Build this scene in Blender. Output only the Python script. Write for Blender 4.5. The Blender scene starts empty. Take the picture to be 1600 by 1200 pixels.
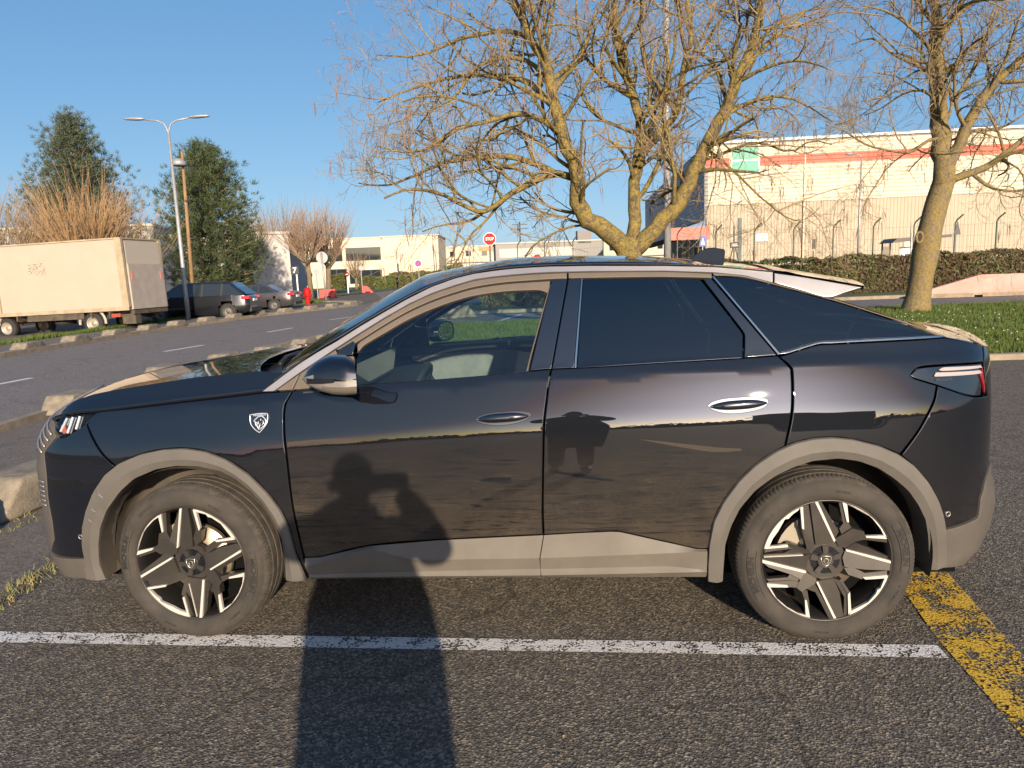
import bpy, bmesh, math, random
import numpy as np
from mathutils import Vector, Matrix, geometry
C = bpy.context.scene
LINK = C.collection.objects.link
R = math.radians

# ---------------------------------------------------------------- camera, sky, sun, exposure
CAM_F, CAM_P, CAM_R, CAM_H = 1120.832, 0.154674895, 0.0383088986, 1.57499767   # focal length (px of 1600), pitch, roll, height
def cam_axes():
    F = np.array([0, math.cos(CAM_P), -math.sin(CAM_P)]); U = np.array([0, math.sin(CAM_P), math.cos(CAM_P)]); X = np.array([1., 0, 0])
    c, s = math.cos(CAM_R), math.sin(CAM_R)
    return c*X-s*U, s*X+c*U, F
AX, AU, AF = cam_axes()
cd = bpy.data.cameras.new('camera'); cam = bpy.data.objects.new('camera', cd); LINK(cam)
cd.sensor_width = 36; cd.lens = CAM_F/1600*36; cd.clip_start = .02; cd.clip_end = 6000
m = Matrix.Identity(4)
for i in range(3):
    m[i][0], m[i][1], m[i][2] = AX[i], AU[i], -AF[i]
m.translation = (0, 0, CAM_H); cam.matrix_world = m; C.camera = cam

SUN_AZ, SUN_EL = R(-10.47), R(15.85)             # azimuth the shadows run to, height of the sun
w = bpy.data.worlds.new('World'); C.world = w; w.use_nodes = True
nt = w.node_tree; bg = nt.nodes['Background']; sky = nt.nodes.new('ShaderNodeTexSky')
sky.sky_type = 'NISHITA'; sky.sun_disc = False; sky.sun_elevation = SUN_EL; sky.sun_rotation = math.pi+SUN_AZ
sky.air_density = .7; sky.dust_density = .8; sky.ozone_density = 4
sp_, cb_ = nt.nodes.new('ShaderNodeSeparateColor'), nt.nodes.new('ShaderNodeCombineColor'); nt.links.new(sky.outputs[0], sp_.inputs[0])
for i, (gm, gn, th, gl) in enumerate(((.80, .575, 4.0, .85), (.60, .80, 6.4, .96), (.42, 1.20, 9.5, 1.25))):    # the phone's tone curve on the sky: lifts the zenith, holds the horizon
    a, b = nt.nodes.new('ShaderNodeMath'), nt.nodes.new('ShaderNodeMath'); a.operation = 'POWER'; b.operation = 'MULTIPLY_ADD'; a.inputs[1].default_value = gm; b.inputs[1].default_value = gn
    c, d = nt.nodes.new('ShaderNodeMath'), nt.nodes.new('ShaderNodeMath'); c.operation = 'SUBTRACT'; d.operation = 'MAXIMUM'; c.inputs[1].default_value = th; d.inputs[1].default_value = 0   # the glare round the sun stays bright
    nt.links.new(sp_.outputs[i], c.inputs[0]); nt.links.new(c.outputs[0], d.inputs[0]); e = nt.nodes.new('ShaderNodeMath'); e.operation = 'MULTIPLY'; e.inputs[1].default_value = gl; nt.links.new(d.outputs[0], e.inputs[0]); nt.links.new(e.outputs[0], b.inputs[2])
    nt.links.new(sp_.outputs[i], a.inputs[0]); nt.links.new(a.outputs[0], b.inputs[0]); nt.links.new(b.outputs[0], cb_.inputs[i])
nt.links.new(cb_.outputs[0], bg.inputs[0]); bg.inputs[1].default_value = .15
sl = bpy.data.lights.new('sun', 'SUN'); sun = bpy.data.objects.new('sun', sl); LINK(sun)
sl.energy = 4.0; sl.angle = R(.55); sl.color = (1, .835, .63)
sd = Vector((math.sin(SUN_AZ)*math.cos(SUN_EL), math.cos(SUN_AZ)*math.cos(SUN_EL), -math.sin(SUN_EL)))
sun.rotation_euler = sd.to_track_quat('-Z', 'Y').to_euler()
C.view_settings.view_transform = 'Standard'; C.view_settings.look = 'None'; C.view_settings.gamma = 1; C.view_settings.exposure = 1.05
C.cycles.max_bounces = 10; C.cycles.transparent_max_bounces = 16; C.cycles.caustics_reflective = False; C.cycles.caustics_refractive = False

def at(px, py, Y):                                # the point of the photo's sight line that lies Y metres ahead
    d = AF+(px-800)/CAM_F*AX+(600-py)/CAM_F*AU
    return np.array([0, 0, CAM_H])+d*(Y/d[1])
def gnd(px, py, z=0):
    d = AF+(px-800)/CAM_F*AX+(600-py)/CAM_F*AU
    P = np.array([0, 0, CAM_H])+d*((z-CAM_H)/d[2]); return P
# ---------------------------------------------------------------- helpers
def tag(o, label=None, cat=None, group=None, kind=None):
    for k, v in (('label', label), ('category', cat), ('group', group), ('kind', kind)):
        if v: o[k] = v
    return o
def empty(name, loc=(0, 0, 0), rz=0, label=None, cat=None, group=None):
    o = bpy.data.objects.new(name, None); LINK(o); o.location = loc; o.rotation_euler = (0, 0, rz); o.empty_display_size = .1
    return tag(o, label, cat, group)
def mesh_obj(name, v, f, mat=None, parent=None, smooth=False, normals=None):
    me = bpy.data.meshes.new(name); me.from_pydata([tuple(map(float, q)) for q in v], [], f); me.update()
    if mat: me.materials.append(mat)
    if smooth or normals is not None: me.polygons.foreach_set('use_smooth', [True]*len(me.polygons))
    if normals is not None: me.normals_split_custom_set_from_vertices([tuple(map(float, n)) for n in normals])
    o = bpy.data.objects.new(name, me); LINK(o)
    if parent: o.parent = parent
    return o
def kids(o): return [c for c in bpy.data.objects if c.parent == o]
def copy_tree(o, parent=None):
    c = o.copy(); LINK(c); c.parent = parent
    for ch in list(o.children): copy_tree(ch, c)
    return c
class MB:
    def __init__(s): s.v = []; s.f = []
    def add(s, v, f):
        n = len(s.v); s.v.extend(tuple(q) for q in v); s.f.extend(tuple(i+n for i in t) for t in f); return s
    def box(s, c, d, rz=0, top=1.0, topy=None):
        x, y, z = (k/2 for k in d); ty = top if topy is None else topy; q = []
        ca, sa = math.cos(rz), math.sin(rz)
        for dz, k, ky in ((-z, 1, 1), (z, top, ty)):
            for dx, dy in ((-x, -y), (x, -y), (x, y), (-x, y)):
                a, b = dx*k, dy*ky; q.append((c[0]+ca*a-sa*b, c[1]+sa*a+ca*b, c[2]+dz))
        return s.add(q, [(3, 2, 1, 0), (4, 5, 6, 7), (0, 1, 5, 4), (1, 2, 6, 5), (2, 3, 7, 6), (3, 0, 4, 7)])
    def tube(s, P, r, k=8, caps=True):
        P = [np.asarray(p, float) for p in P]; n = len(P); rr = [r]*n if np.isscalar(r) else list(r)
        T = []
        for i in range(n):
            t = P[min(i+1, n-1)]-P[max(i-1, 0)]; T.append(t/(math.sqrt(t@t)+1e-12))
        a = np.array([1., 0, 0]) if abs(T[0][0]) < .8 else np.array([0, 1., 0])
        b0 = len(s.v)
        for i in range(n):
            t = T[i]; u = a-(a@t)*t; u /= math.sqrt(u@u)+1e-12; w_ = np.array((t[1]*u[2]-t[2]*u[1], t[2]*u[0]-t[0]*u[2], t[0]*u[1]-t[1]*u[0])); a = u
            for j in range(k):
                g = 2*math.pi*j/k; q = P[i]+rr[i]*(math.cos(g)*u+math.sin(g)*w_); s.v.append((q[0], q[1], q[2]))
        for i in range(n-1):
            for j in range(k):
                s.f.append((b0+i*k+j, b0+i*k+(j+1) % k, b0+(i+1)*k+(j+1) % k, b0+(i+1)*k+j))
        if caps:
            s.f.append(tuple(b0+j for j in range(k))[::-1]); s.f.append(tuple(b0+(n-1)*k+j for j in range(k)))
        return s
    def prism(s, poly, h0, h1, ax='z', bev=0):
        # poly in a plane, pushed from h0 to h1 along ax ('z': (x,y), 'y': (x,z), 'x': (y,z))
        def pt(p, h): return (p[0], p[1], h) if ax == 'z' else ((p[0], h, p[1]) if ax == 'y' else (h, p[0], p[1]))
        n = len(poly); A = sum(poly[i][0]*poly[(i+1) % n][1]-poly[(i+1) % n][0]*poly[i][1] for i in range(n))
        pl = list(poly) if A > 0 else list(poly)[::-1]
        if (h1 < h0) != (ax == 'y'): h0, h1 = h1, h0
        v = [pt(p, h0) for p in pl]+[pt(p, h1) for p in pl]
        f = [tuple(range(n))[::-1], tuple(range(n, 2*n))]+[(i, (i+1) % n, n+(i+1) % n, n+i) for i in range(n)]
        return s.add(v, f)
    def lathe(s, prof, c=(0, 0, 0), k=24, ax='z', closed=False):
        b0 = len(s.v); n = len(prof)
        for r, h in prof:
            for j in range(k):
                g = 2*math.pi*j/k; x, y = r*math.cos(g), r*math.sin(g)
                q = (x, y, h) if ax == 'z' else ((x, h, y) if ax == 'y' else (h, x, y)); s.v.append((c[0]+q[0], c[1]+q[1], c[2]+q[2]))
        for i in range(n-1):
            for j in range(k):
                s.f.append((b0+i*k+j, b0+i*k+(j+1) % k, b0+(i+1)*k+(j+1) % k, b0+(i+1)*k+j))
        return s
    def sheet(s, poly, z):
        n = len(s.v); s.v.extend((p[0], p[1], z) for p in poly); A = sum(poly[i][0]*poly[(i+1) % len(poly)][1]-poly[(i+1) % len(poly)][0]*poly[i][1] for i in range(len(poly)))
        t = tuple(range(n, n+len(poly))); s.f.append(t if A > 0 else t[::-1]); return s
    def build(s, name, mat=None, parent=None, smooth=False, **k):
        o = mesh_obj(name, s.v, s.f, mat, parent, smooth); return o
def bevel(o, wd=.01, seg=2, ang=35):
    md = o.modifiers.new('bevel', 'BEVEL'); md.width = wd; md.segments = seg; md.limit_method = 'ANGLE'; md.angle_limit = R(ang); return o
def autosmooth(o, ang=35):
    me = o.data; bm = bmesh.new(); bm.from_mesh(me); bm.normal_update()
    for f in bm.faces: f.smooth = True
    for e in bm.edges:
        if len(e.link_faces) == 2: e.smooth = e.calc_face_angle(0) < R(ang)
    bm.to_mesh(me); bm.free(); return o

# ---------------------------------------------------------------- materials
def pm(name, base, rough=.5, metal=0, coat=0, spec=.5, **k):
    mt = bpy.data.materials.new(name); mt.use_nodes = True; b = mt.node_tree.nodes['Principled BSDF']
    b.inputs['Base Color'].default_value = (*base, 1); b.inputs['Roughness'].default_value = rough; b.inputs['Metallic'].default_value = metal
    b.inputs['Coat Weight'].default_value = coat; b.inputs['Specular IOR Level'].default_value = spec
    for q, v in k.items(): b.inputs[q.replace('_', ' ')].default_value = v
    return mt
def N(mt, t, **k):
    n = mt.node_tree.nodes.new('ShaderNode'+t)
    for a, v in k.items(): setattr(n, a, v)
    return n
def Lk(mt, a, b): mt.node_tree.links.new(a, b)
def noise(mt, scale, detail=4, rough=.6, vec=None, dist=0):
    n = N(mt, 'TexNoise'); n.inputs['Scale'].default_value = scale; n.inputs['Detail'].default_value = detail; n.inputs['Roughness'].default_value = rough; n.inputs['Distortion'].default_value = dist
    if vec: Lk(mt, vec, n.inputs['Vector'])
    return n
def coord(mt, out='Object', scale=None):
    t = N(mt, 'TexCoord').outputs[out]
    if scale:
        mp = N(mt, 'Mapping'); mp.inputs['Scale'].default_value = scale; Lk(mt, t, mp.inputs[0]); return mp.outputs[0]
    return t
def ramp(mt, src, stops):
    r = N(mt, 'ValToRGB'); e = r.color_ramp.elements
    while len(e) < len(stops): e.new(.5)
    for q, (p, c) in zip(e, stops): q.position = p; q.color = (*c, 1) if len(c) == 3 else c
    Lk(mt, src, r.inputs[0]); return r.outputs[0]
def g1(v): return (v, v, v)
def mixc(mt, fac, a, b):
    n = N(mt, 'Mix', data_type='RGBA')
    for s, x in ((0, fac), (6, a), (7, b)):
        if hasattr(x, 'type'): Lk(mt, x, n.inputs[s])
        else: n.inputs[s].default_value = x if s == 0 else (*x, 1)
    return n.outputs[2]
def bsdf(mt): return mt.node_tree.nodes['Principled BSDF']
def bump(mt, src, strength, dist=.01):
    b = N(mt, 'Bump'); b.inputs['Strength'].default_value = strength; b.inputs['Distance'].default_value = dist
    Lk(mt, src, b.inputs['Height']); Lk(mt, b.outputs[0], bsdf(mt).inputs['Normal'])
def noisy(name, c1, c2, scale, rough=.7, lo=.35, hi=.65, bumps=0, bscale=None, out='Object', detail=5, mscale=None, **k):
    mt = pm(name, c1, rough, **k); v = coord(mt, out, mscale); n = noise(mt, scale, detail, .6, v)
    Lk(mt, ramp(mt, n.outputs[0], [(lo, c1), (hi, c2)]), bsdf(mt).inputs['Base Color'])
    if bumps: bump(mt, noise(mt, bscale or scale*3, 4, .6, v).outputs[0], bumps)
    return mt
def glassmat(name, tint, ior=1.5, rough=0.0, dark=0):
    mt = bpy.data.materials.new(name); mt.use_nodes = True; t = mt.node_tree; t.nodes.clear()
    o = t.nodes.new('ShaderNodeOutputMaterial'); mx = t.nodes.new('ShaderNodeMixShader'); tr = t.nodes.new('ShaderNodeBsdfTransparent'); gl = t.nodes.new('ShaderNodeBsdfGlossy'); fr = t.nodes.new('ShaderNodeFresnel')
    tr.inputs[0].default_value = (*tint, 1); gl.inputs['Roughness'].default_value = rough; fr.inputs[0].default_value = ior
    t.links.new(fr.outputs[0], mx.inputs[0]); t.links.new(tr.outputs[0], mx.inputs[1]); t.links.new(gl.outputs[0], mx.inputs[2]); t.links.new(mx.outputs[0], o.inputs[0]); return mt
M = {}
def asphalt(name, c1, c2, cs, sp, grain, bs, cracks=0):
    mt = pm(name, c1, .88, spec=.3); v = coord(mt)
    vo = N(mt, 'TexVoronoi'); vo.inputs['Scale'].default_value = grain; Lk(mt, v, vo.inputs['Vector'])
    big = noise(mt, .55, 5, .6, v); mid = noise(mt, 9, 4, .6, v); fine = noise(mt, grain*1.3, 3, .7, v)
    base = ramp(mt, big.outputs[0], [(.35, c1), (.68, c2)])
    # each stone of the aggregate has its own grey or tan
    sep = N(mt, 'SeparateColor'); Lk(mt, vo.outputs['Color'], sep.inputs[0])
    st = ramp(mt, sep.outputs[0], [(0, tuple(k*.3 for k in c1)), (.45, c1), (.78, cs), (.95, sp), (1, sp)])
    c = mixc(mt, .72, base, st); c = mixc(mt, ramp(mt, mid.outputs[0], [(.4, g1(0)), (.75, g1(.45))]), c, tuple(k*.6 for k in c1))
    if cracks:    # hairline cracks and darker stains
        wv = noise(mt, 1.1, 3, .6, v); av = N(mt, 'VectorMath', operation='ADD'); Lk(mt, v, av.inputs[0]); Lk(mt, wv.outputs['Color'], av.inputs[1]); ce = N(mt, 'TexVoronoi', feature='DISTANCE_TO_EDGE'); ce.inputs['Scale'].default_value = cracks; Lk(mt, av.outputs[0], ce.inputs['Vector'])
        c = mixc(mt, ramp(mt, ce.outputs['Distance'], [(.0, g1(.45)), (.0018, g1(.3)), (.003, g1(0))]), c, (.02, .018, .015)); sn = noise(mt, .9, 3, .5, v, 1.5); c = mixc(mt, ramp(mt, sn.outputs[0], [(.60, g1(0)), (.72, g1(.4))]), c, tuple(k*.45 for k in c1))
    Lk(mt, c, bsdf(mt).inputs['Base Color'])
    h = N(mt, 'Math', operation='ADD'); Lk(mt, vo.outputs['Distance'], h.inputs[0]); Lk(mt, fine.outputs[0], h.inputs[1]); bump(mt, h.outputs[0], bs, .006)
    return mt
M['asphalt'] = asphalt('parking_asphalt', (.108, .094, .078), (.136, .117, .096), (.21, .172, .128), (.38, .32, .24), 112, 1.0, .17)
M['pave'] = asphalt('pavement_asphalt', (.155, .130, .110), (.185, .155, .13), (.22, .185, .155), (.27, .23, .2), 110, .35, .5)
M['road'] = asphalt('road_asphalt', (.185, .160, .148), (.215, .188, .172), (.24, .21, .19), (.28, .25, .22), 60, .3, .16)
def paint(name, col, wear, sc, grain=95):
    # worn road paint: flaked off down to the stones
    mt = pm(name, col, .75); v = coord(mt); a = noise(mt, sc, 6, .7, v); b = noise(mt, sc*7, 3, .7, v)
    vo = N(mt, 'TexVoronoi'); vo.inputs['Scale'].default_value = grain; Lk(mt, v, vo.inputs['Vector'])
    ad = N(mt, 'Math', operation='ADD'); Lk(mt, a.outputs[0], ad.inputs[0]); mu = N(mt, 'Math', operation='MULTIPLY'); Lk(mt, b.outputs[0], mu.inputs[0]); mu.inputs[1].default_value = .5; Lk(mt, mu.outputs[0], ad.inputs[1])
    a2 = N(mt, 'Math', operation='ADD'); m2 = N(mt, 'Math', operation='MULTIPLY'); Lk(mt, vo.outputs['Distance'], m2.inputs[0]); m2.inputs[1].default_value = .35; Lk(mt, ad.outputs[0], a2.inputs[0]); Lk(mt, m2.outputs[0], a2.inputs[1])
    fac = ramp(mt, a2.outputs[0], [(wear, g1(1)), (wear+.05, g1(0))])
    Lk(mt, mixc(mt, ramp(mt, b.outputs[0], [(.3, g1(.0)), (.8, g1(.5))]), col, tuple(k*.6 for k in col)), bsdf(mt).inputs['Base Color'])
    Lk(mt, fac, bsdf(mt).inputs['Alpha']); bump(mt, vo.outputs['Distance'], .5, .004); return mt
M['white_line'] = paint('white_road_paint', (.66, .63, .60), .99, 12)
M['road_white'] = paint('road_marking_paint', (.72, .69, .66), 1.25, 9)
M['yellow_line'] = paint('yellow_road_paint', (.62, .38, .03), .918, 8)
M['kerb'] = noisy('kerb_concrete', (.30, .24, .17), (.20, .16, .115), 5, .9, bumps=.4, bscale=60)
M['block'] = noisy('rough_concrete', (.27, .225, .165), (.16, .135, .10), 6, .92, bumps=.7, bscale=45)
M['concrete'] = noisy('pale_concrete', (.42, .37, .30), (.33, .29, .23), 3, .9, bumps=.3, bscale=40)
M['soil'] = noisy('grass_soil', (.050, .075, .018), (.075, .085, .028), 3, .95)
M['grass'] = noisy('grass_blades', (.055, .095, .016), (.105, .13, .030), 1.3, .75, lo=.3, hi=.7, spec=.25)
M['drygrass'] = noisy('dry_grass', (.30, .23, .09), (.12, .16, .035), 7, .8)
M['galv'] = noisy('galvanised_steel', (.34, .34, .335), (.28, .28, .28), 8, .5, metal=.3)
M['darkmetal'] = pm('dark_painted_metal', (.03, .032, .03), .55)
M['greenmetal'] = pm('dark_green_metal', (.03, .05, .035), .5)
M['black'] = pm('black_plastic', (.012, .012, .012), .55)
M['rubber'] = pm('rubber', (.02, .019, .018), .8)
M['white'] = pm('white_paint', (.78, .76, .72), .5)
M['red'] = pm('red_paint', (.40, .010, .010), .6, spec=.2)
M['bgglass'] = pm('dark_window_glass', (.02, .025, .03), .06, spec=.8)
# ---------------------------------------------------------------- ground, roads, kerbs, markings
rng = random.Random(7)
def struct(o): o['kind'] = 'structure'; return o
b = MB(); b.sheet([(-900, -600), (900, -600), (900, 2500), (-900, 2500)], 0); struct(b.build('ground', M['asphalt']))
NEAR = [(-5.95, -30), (-5.95, 11), (-6.0, 14), (-5.5, 18), (-4.9, 21.5)]                       # near edge of the road
FAR = [(-12.2, -30), (-12.2, 22), (-12.1, 27), (-11.2, 33), (-9.6, 38), (-8.7, 41.5)]        # far edge
b = MB(); b.sheet(NEAR+[(60, 22.3), (200, 22.3), (200, 28.2), (-2, 28.2), (0, 33), (2, 60), (0, 300), (-60, 300), (-8.5, 49)]+FAR[::-1], .004); struct(b.build('road', M['road']))
b = MB(); b.sheet([(-2.66, -30), (-2.66, 21.5)]+NEAR[::-1], .004); struct(b.build('pavement', M['pave']))
def strip(mb, pts, wd, z0, z1, side=1):
    # kerb of rectangular section along pts
    P = [np.array(p, float) for p in pts]; n = len(P); L = []
    for i in range(n):
        t = P[min(i+1, n-1)]-P[max(i-1, 0)]; t /= np.hypot(*t); L.append(np.array([-t[1], t[0]])*side)
    v = []
    for p, q in zip(P, L):
        e = p+q*wd; v += [(p[0], p[1], z0), (p[0], p[1], z1-.015), (*(p+q*.02), z1), (*e, z1), (*e, z0)]
    f = []
    for i in range(n-1):
        for j in range(4): f.append((i*5+j, i*5+j+1, i*5+j+6, i*5+j+5))
    f += [tuple(range(5)), tuple(range((n-1)*5, n*5))[::-1]]
    mb.add(v, f)
b = MB(); strip(b, NEAR, .16, 0, .09, -1); strip(b, FAR, .18, 0, .13, 1); strip(b, [(-8.7, 41.5), (-8.75, 43.5), (-9.6, 46.5), (-12, 49), (-40, 55)], .18, 0, .13, 1)
strip(b, [(-2.0, 15.9), (-1.2, 11.6), (2, 10.9), (14, 10.2), (60, 8)], .15, 0, .09, 1)
strip(b, [(12, 27.9), (80, 26)], .3, 0, .13, 1); strip(b, [(-6, 28.4), (12, 27.9)], .3, 0, .13, 1)
o = b.build('kerb', M['kerb']); bmesh_fix = None; struct(o)
# pavement and verge on the far side of the road
b = MB(); b.sheet([(p[0]-.18, p[1]) for p in FAR]+[(-9.9, 42), (-10.4, 45), (-12.5, 47.5), (-14, 47.5), (-13.0, 42), (-13.6, 33), (-13.9, 22), (-13.9, -30)], .118); struct(b.build('far_pavement', M['pave']))
GV = [(-13.9, -30), (-13.9, 22), (-13.6, 33), (-12.6, 40.5), (-11.3, 46), (-15.2, 49), (-30, 53), (-30, 44.5), (-14.2, 44), (-13.8, 38), (-14.5, 33), (-14.6, 22), (-14.6, -30)]
b = MB(); b.sheet(GV, .122); struct(b.build('verge', M['soil']))
RV = [(-1.8, 16), (-1.0, 11.8), (2, 11.05), (14, 10.35), (60, 8.1), (90, 8), (90, 22.2), (-2.3, 22.0)]
b = MB(); b.sheet(RV, .085); struct(b.build('lawn', M['soil']))
b = MB(); b.sheet([(-6, 28.7), (12, 28.2), (80, 26.3), (80, 36), (-6, 36)], .12); struct(b.build('hedge_bank', M['soil']))
b = MB(); b.sheet([(-200, 56), (-40, 55.2), (-16, 62), (-14, 80), (-13, 110), (-14, 128), (-200, 128)], .05); struct(b.build('far_lawn', M['soil']))
# painted lines
def band(mb, pts, wd, z):
    P = [np.array(p, float) for p in pts]
    for a, c in zip(P[:-1], P[1:]):
        t = c-a; t /= np.hypot(*t); q = np.array([-t[1], t[0]])*wd/2; mb.sheet([tuple(a-q), tuple(c-q), tuple(c+q), tuple(a+q)], z)
b = MB(); band(b, [(-2.64, 3.128), (1.69, 2.675)], .098, .004); o = b.build('parking_line', M['white_line']); struct(o)
b = MB(); band(b, [(1.45, .2), (1.78, 2.2), (1.86, 2.75), (2.02, 3.45), (2.9, 9.6)], .27, .0045); struct(b.build('yellow_line', M['yellow_line']))
b = MB()
for a, c in (((-9.3, 6.6), (-9.1, 9.0)), ((-8.95, 11.2), (-8.72, 12.95)), ((-8.32, 17.2), (-7.97, 18.6)), ((-7.6, 22.5), (-7.27, 24.1)), ((-7.0, 28.0), (-6.5, 29.6)), ((-6.2, 33), (-5.7, 34.6))): band(b, [a, c], .13, .008)
band(b, [(-8.3, 44.6), (-5.6, 49.8)], .35, .008)
for a, c in (((-1.5, 26.9), (6, 26.9)), ((-.6, 22.6), (.45, 26.8)), ((-1.6, 22.45), (8, 22.45))): band(b, [a, c], .12, .008)
struct(b.build('road_marking', M['road_white']))

# grass: blades as one mesh per patch
def blades(name, polys, n, h0, h1, seed, mat, wd=.006, z=.085, lean=.5):
    r = np.random.default_rng(seed); V = []; F = []
    for (x0, y0, x1, y1), k in zip(polys, n):
        x = r.uniform(x0, x1, k); y = r.uniform(y0, y1, k); h = r.uniform(h0, h1, k)*(.6+.4*np.sin(x*1.7+y*.9)**2); a = r.uniform(0, 6.283, k); l = r.uniform(0, lean, k)*h; q = r.uniform(0, 6.283, k); ww = wd*r.uniform(.6, 1.4, k)
        A = np.stack([x-ww*np.cos(a), y-ww*np.sin(a), np.full(k, z)], -1); B_ = np.stack([x+ww*np.cos(a), y+ww*np.sin(a), np.full(k, z)], -1); T = np.stack([x+l*np.cos(q), y+l*np.sin(q), z+h], -1)
        V.append(np.stack([A, B_, T], 1).reshape(-1, 3))
    V = np.concatenate(V); me = bpy.data.meshes.new(name); me.vertices.add(len(V)); me.vertices.foreach_set('co', V.ravel()); nf = len(V)//3
    me.loops.add(nf*3); me.loops.foreach_set('vertex_index', np.arange(nf*3)); me.polygons.add(nf); me.polygons.foreach_set('loop_start', np.arange(nf)*3); me.update(calc_edges=True)
    me.materials.append(mat); o = bpy.data.objects.new(name, me); LINK(o); o['kind'] = 'stuff'; return o
tag(blades('grass', [(4.5, 10.75, 17, 14), (6, 14, 22, 22), (-1.8, 15.5, 4, 22), (-.6, 12, 5, 15.6)], [42000, 60000, 22000, 9000], .05, .13, 3, M['grass'], .007), 'short green lawn grass growing behind the dark car', 'grass')
tag(blades('verge_grass', [(-14.55, 19, -13.95, 33), (-14, 33.5, -12.9, 44), (-15, 44.5, -12, 48)], [5000, 5000, 5000], .06, .2, 4, M['grass'], .012, .12), 'thin green verge grass beside the truck and parked cars', 'grass')
tag(blades('joint_grass', [(-2.78, 3.35, -2.58, 4.05), (-3.62, 4.55, -3.3, 5.1), (-2.74, 3.45, -2.64, 4.0)], [150, 110, 120], .015, .055, 5, M['drygrass'], .003, .0, 1.2), 'dry grass growing in the asphalt joint by the front bumper', 'grass')
# daisies and dandelions in the lawn
r = np.random.default_rng(8); b = MB()
for i in range(110):
    x, y = r.uniform(6, 13), r.uniform(10.9, 19); b.lathe([(.001, .012), (.011, .010), (.010, 0)], (x, y, .085+r.uniform(.07, .12)), 6)
tag(b.build('daisies', pm('white_petals', (.75, .75, .7), .6)), 'tiny white daisies scattered through the lawn', 'daisies', kind='stuff')
r = np.random.default_rng(9); V = []; F = []
for i in range(520):   # leaf scraps and lichen grit on the asphalt
    x, y = (r.normal(.16, .03), r.uniform(1.6, 3.6)) if i < 90 else ((r.uniform(-2.9, 2.5), r.uniform(1.3, 4.2)) if i < 400 else (r.uniform(-3.6, -2.4), r.uniform(3.0, 5.2)))
    s = r.uniform(.002, .006)*(1.8 if r.random() < .06 else 1); a = r.uniform(0, 6.28); n0 = len(V); t = r.uniform(.3, .8)
    for dx, dy, dz in ((-1, 0, 0), (0, -t, .3), (1, 0, .1), (0, t, .4)): V.append((x+s*(dx*math.cos(a)-dy*math.sin(a)), y+s*(dx*math.sin(a)+dy*math.cos(a)), .006+dz*s))
    F.append((n0, n0+1, n0+2, n0+3))
tag(mesh_obj('leaf_litter', V, F, noisy('dry_leaf_scraps', (.42, .28, .07), (.30, .20, .12), 9, .8)), 'dry yellow leaf scraps scattered on the asphalt round the dark car', 'litter', kind='stuff')
# ---------------------------------------------------------------- things behind the car
# half-hexagon concrete kerb blocks
def block_mesh(name, L=1.15, W=.42, H=.36, seed=0):
    r = random.Random(seed); P = [(-L/2, 0), (L/2, 0), (L/2*.56, H), (-L/2*.56, H)]
    b = MB(); b.prism(P, -W/2, W/2, 'y'); me = bpy.data.meshes.new(name); me.from_pydata(b.v, [], b.f); bm = bmesh.new(); bm.from_mesh(me)
    bmesh.ops.bevel(bm, geom=list(bm.edges), offset=.035, segments=2, affect='EDGES', profile=.6)
    bmesh.ops.subdivide_edges(bm, edges=[e for e in bm.edges if e.calc_length() > .12], cuts=3, use_grid_fill=True)
    for v in bm.verts: v.co += Vector((r.uniform(-1, 1), r.uniform(-1, 1), r.uniform(-1, 1)))*.010
    for f in bm.faces: f.smooth = True
    bm.to_mesh(me); bm.free(); me.materials.append(M['block']); return me
BM = [block_mesh('kerb_block', seed=k) for k in range(3)]
def block(x, y, rz, z, label, group, s=1.0, k=0, h=1.0):
    o = bpy.data.objects.new('kerb_block', BM[k % 3]); LINK(o); o.location = (x, y, z); o.rotation_euler = (0, 0, rz); o.scale = (s, s, s*h); return tag(o, label, 'kerb block', group)
NG = 'concrete blocks along the near kerb of the road'
block(-3.62, 5.25, R(80), 0, 'weathered concrete block beside the front bumper of the dark SUV', NG, .95, 0, .78)
block(-3.72, 4.15, R(82), 0, 'weathered concrete block cut off by the left picture edge near the bumper', NG, .95, 1, .78)
for k, (px, py, Y, lab) in enumerate(((122, 632, 9.9, 'large half-hexagon kerb block standing just above the tip of the bonnet'), (262, 577, 13.3, 'kerb block peeping over the middle of the bonnet'), (356, 556, 15.3, 'low kerb block behind the rear half of the bonnet'), (425, 544, 16.9, 'mossy kerb block above the windscreen base'), (480, 531, 18.4, 'dry mossy kerb block beside the black windscreen pillar'), (516, 524, 19.6, 'last near kerb block before the windscreen pillar hides the row'))):
    q = gnd(px, py+6, .05); block(q[0]-.1, q[1]+.1, R(90-(8 if k > 1 else 0)), .03, lab, NG, .85, k, .72 if k == 0 else .5)
FG = 'concrete blocks along the far kerb of the road'
fy = np.array([p[1] for p in FAR], float); fx = np.array([p[0] for p in FAR], float); ys = np.arange(16.4, 41.6, 2.05)
for k, y in enumerate(ys):
    x = np.interp(y, fy, fx); a = math.atan2(np.interp(y+.5, fy, fx)-x, .5)
    block(x-.2, y, R(90)-a, .05, 'half-hexagon kerb block in the row between the far pavement and the road', FG, .92, k, .68)
q = gnd(715, 497); block(q[0], q[1], R(8), 0, 'mossy concrete block seen through the front side window', NG, 1.25, 2)

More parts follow.
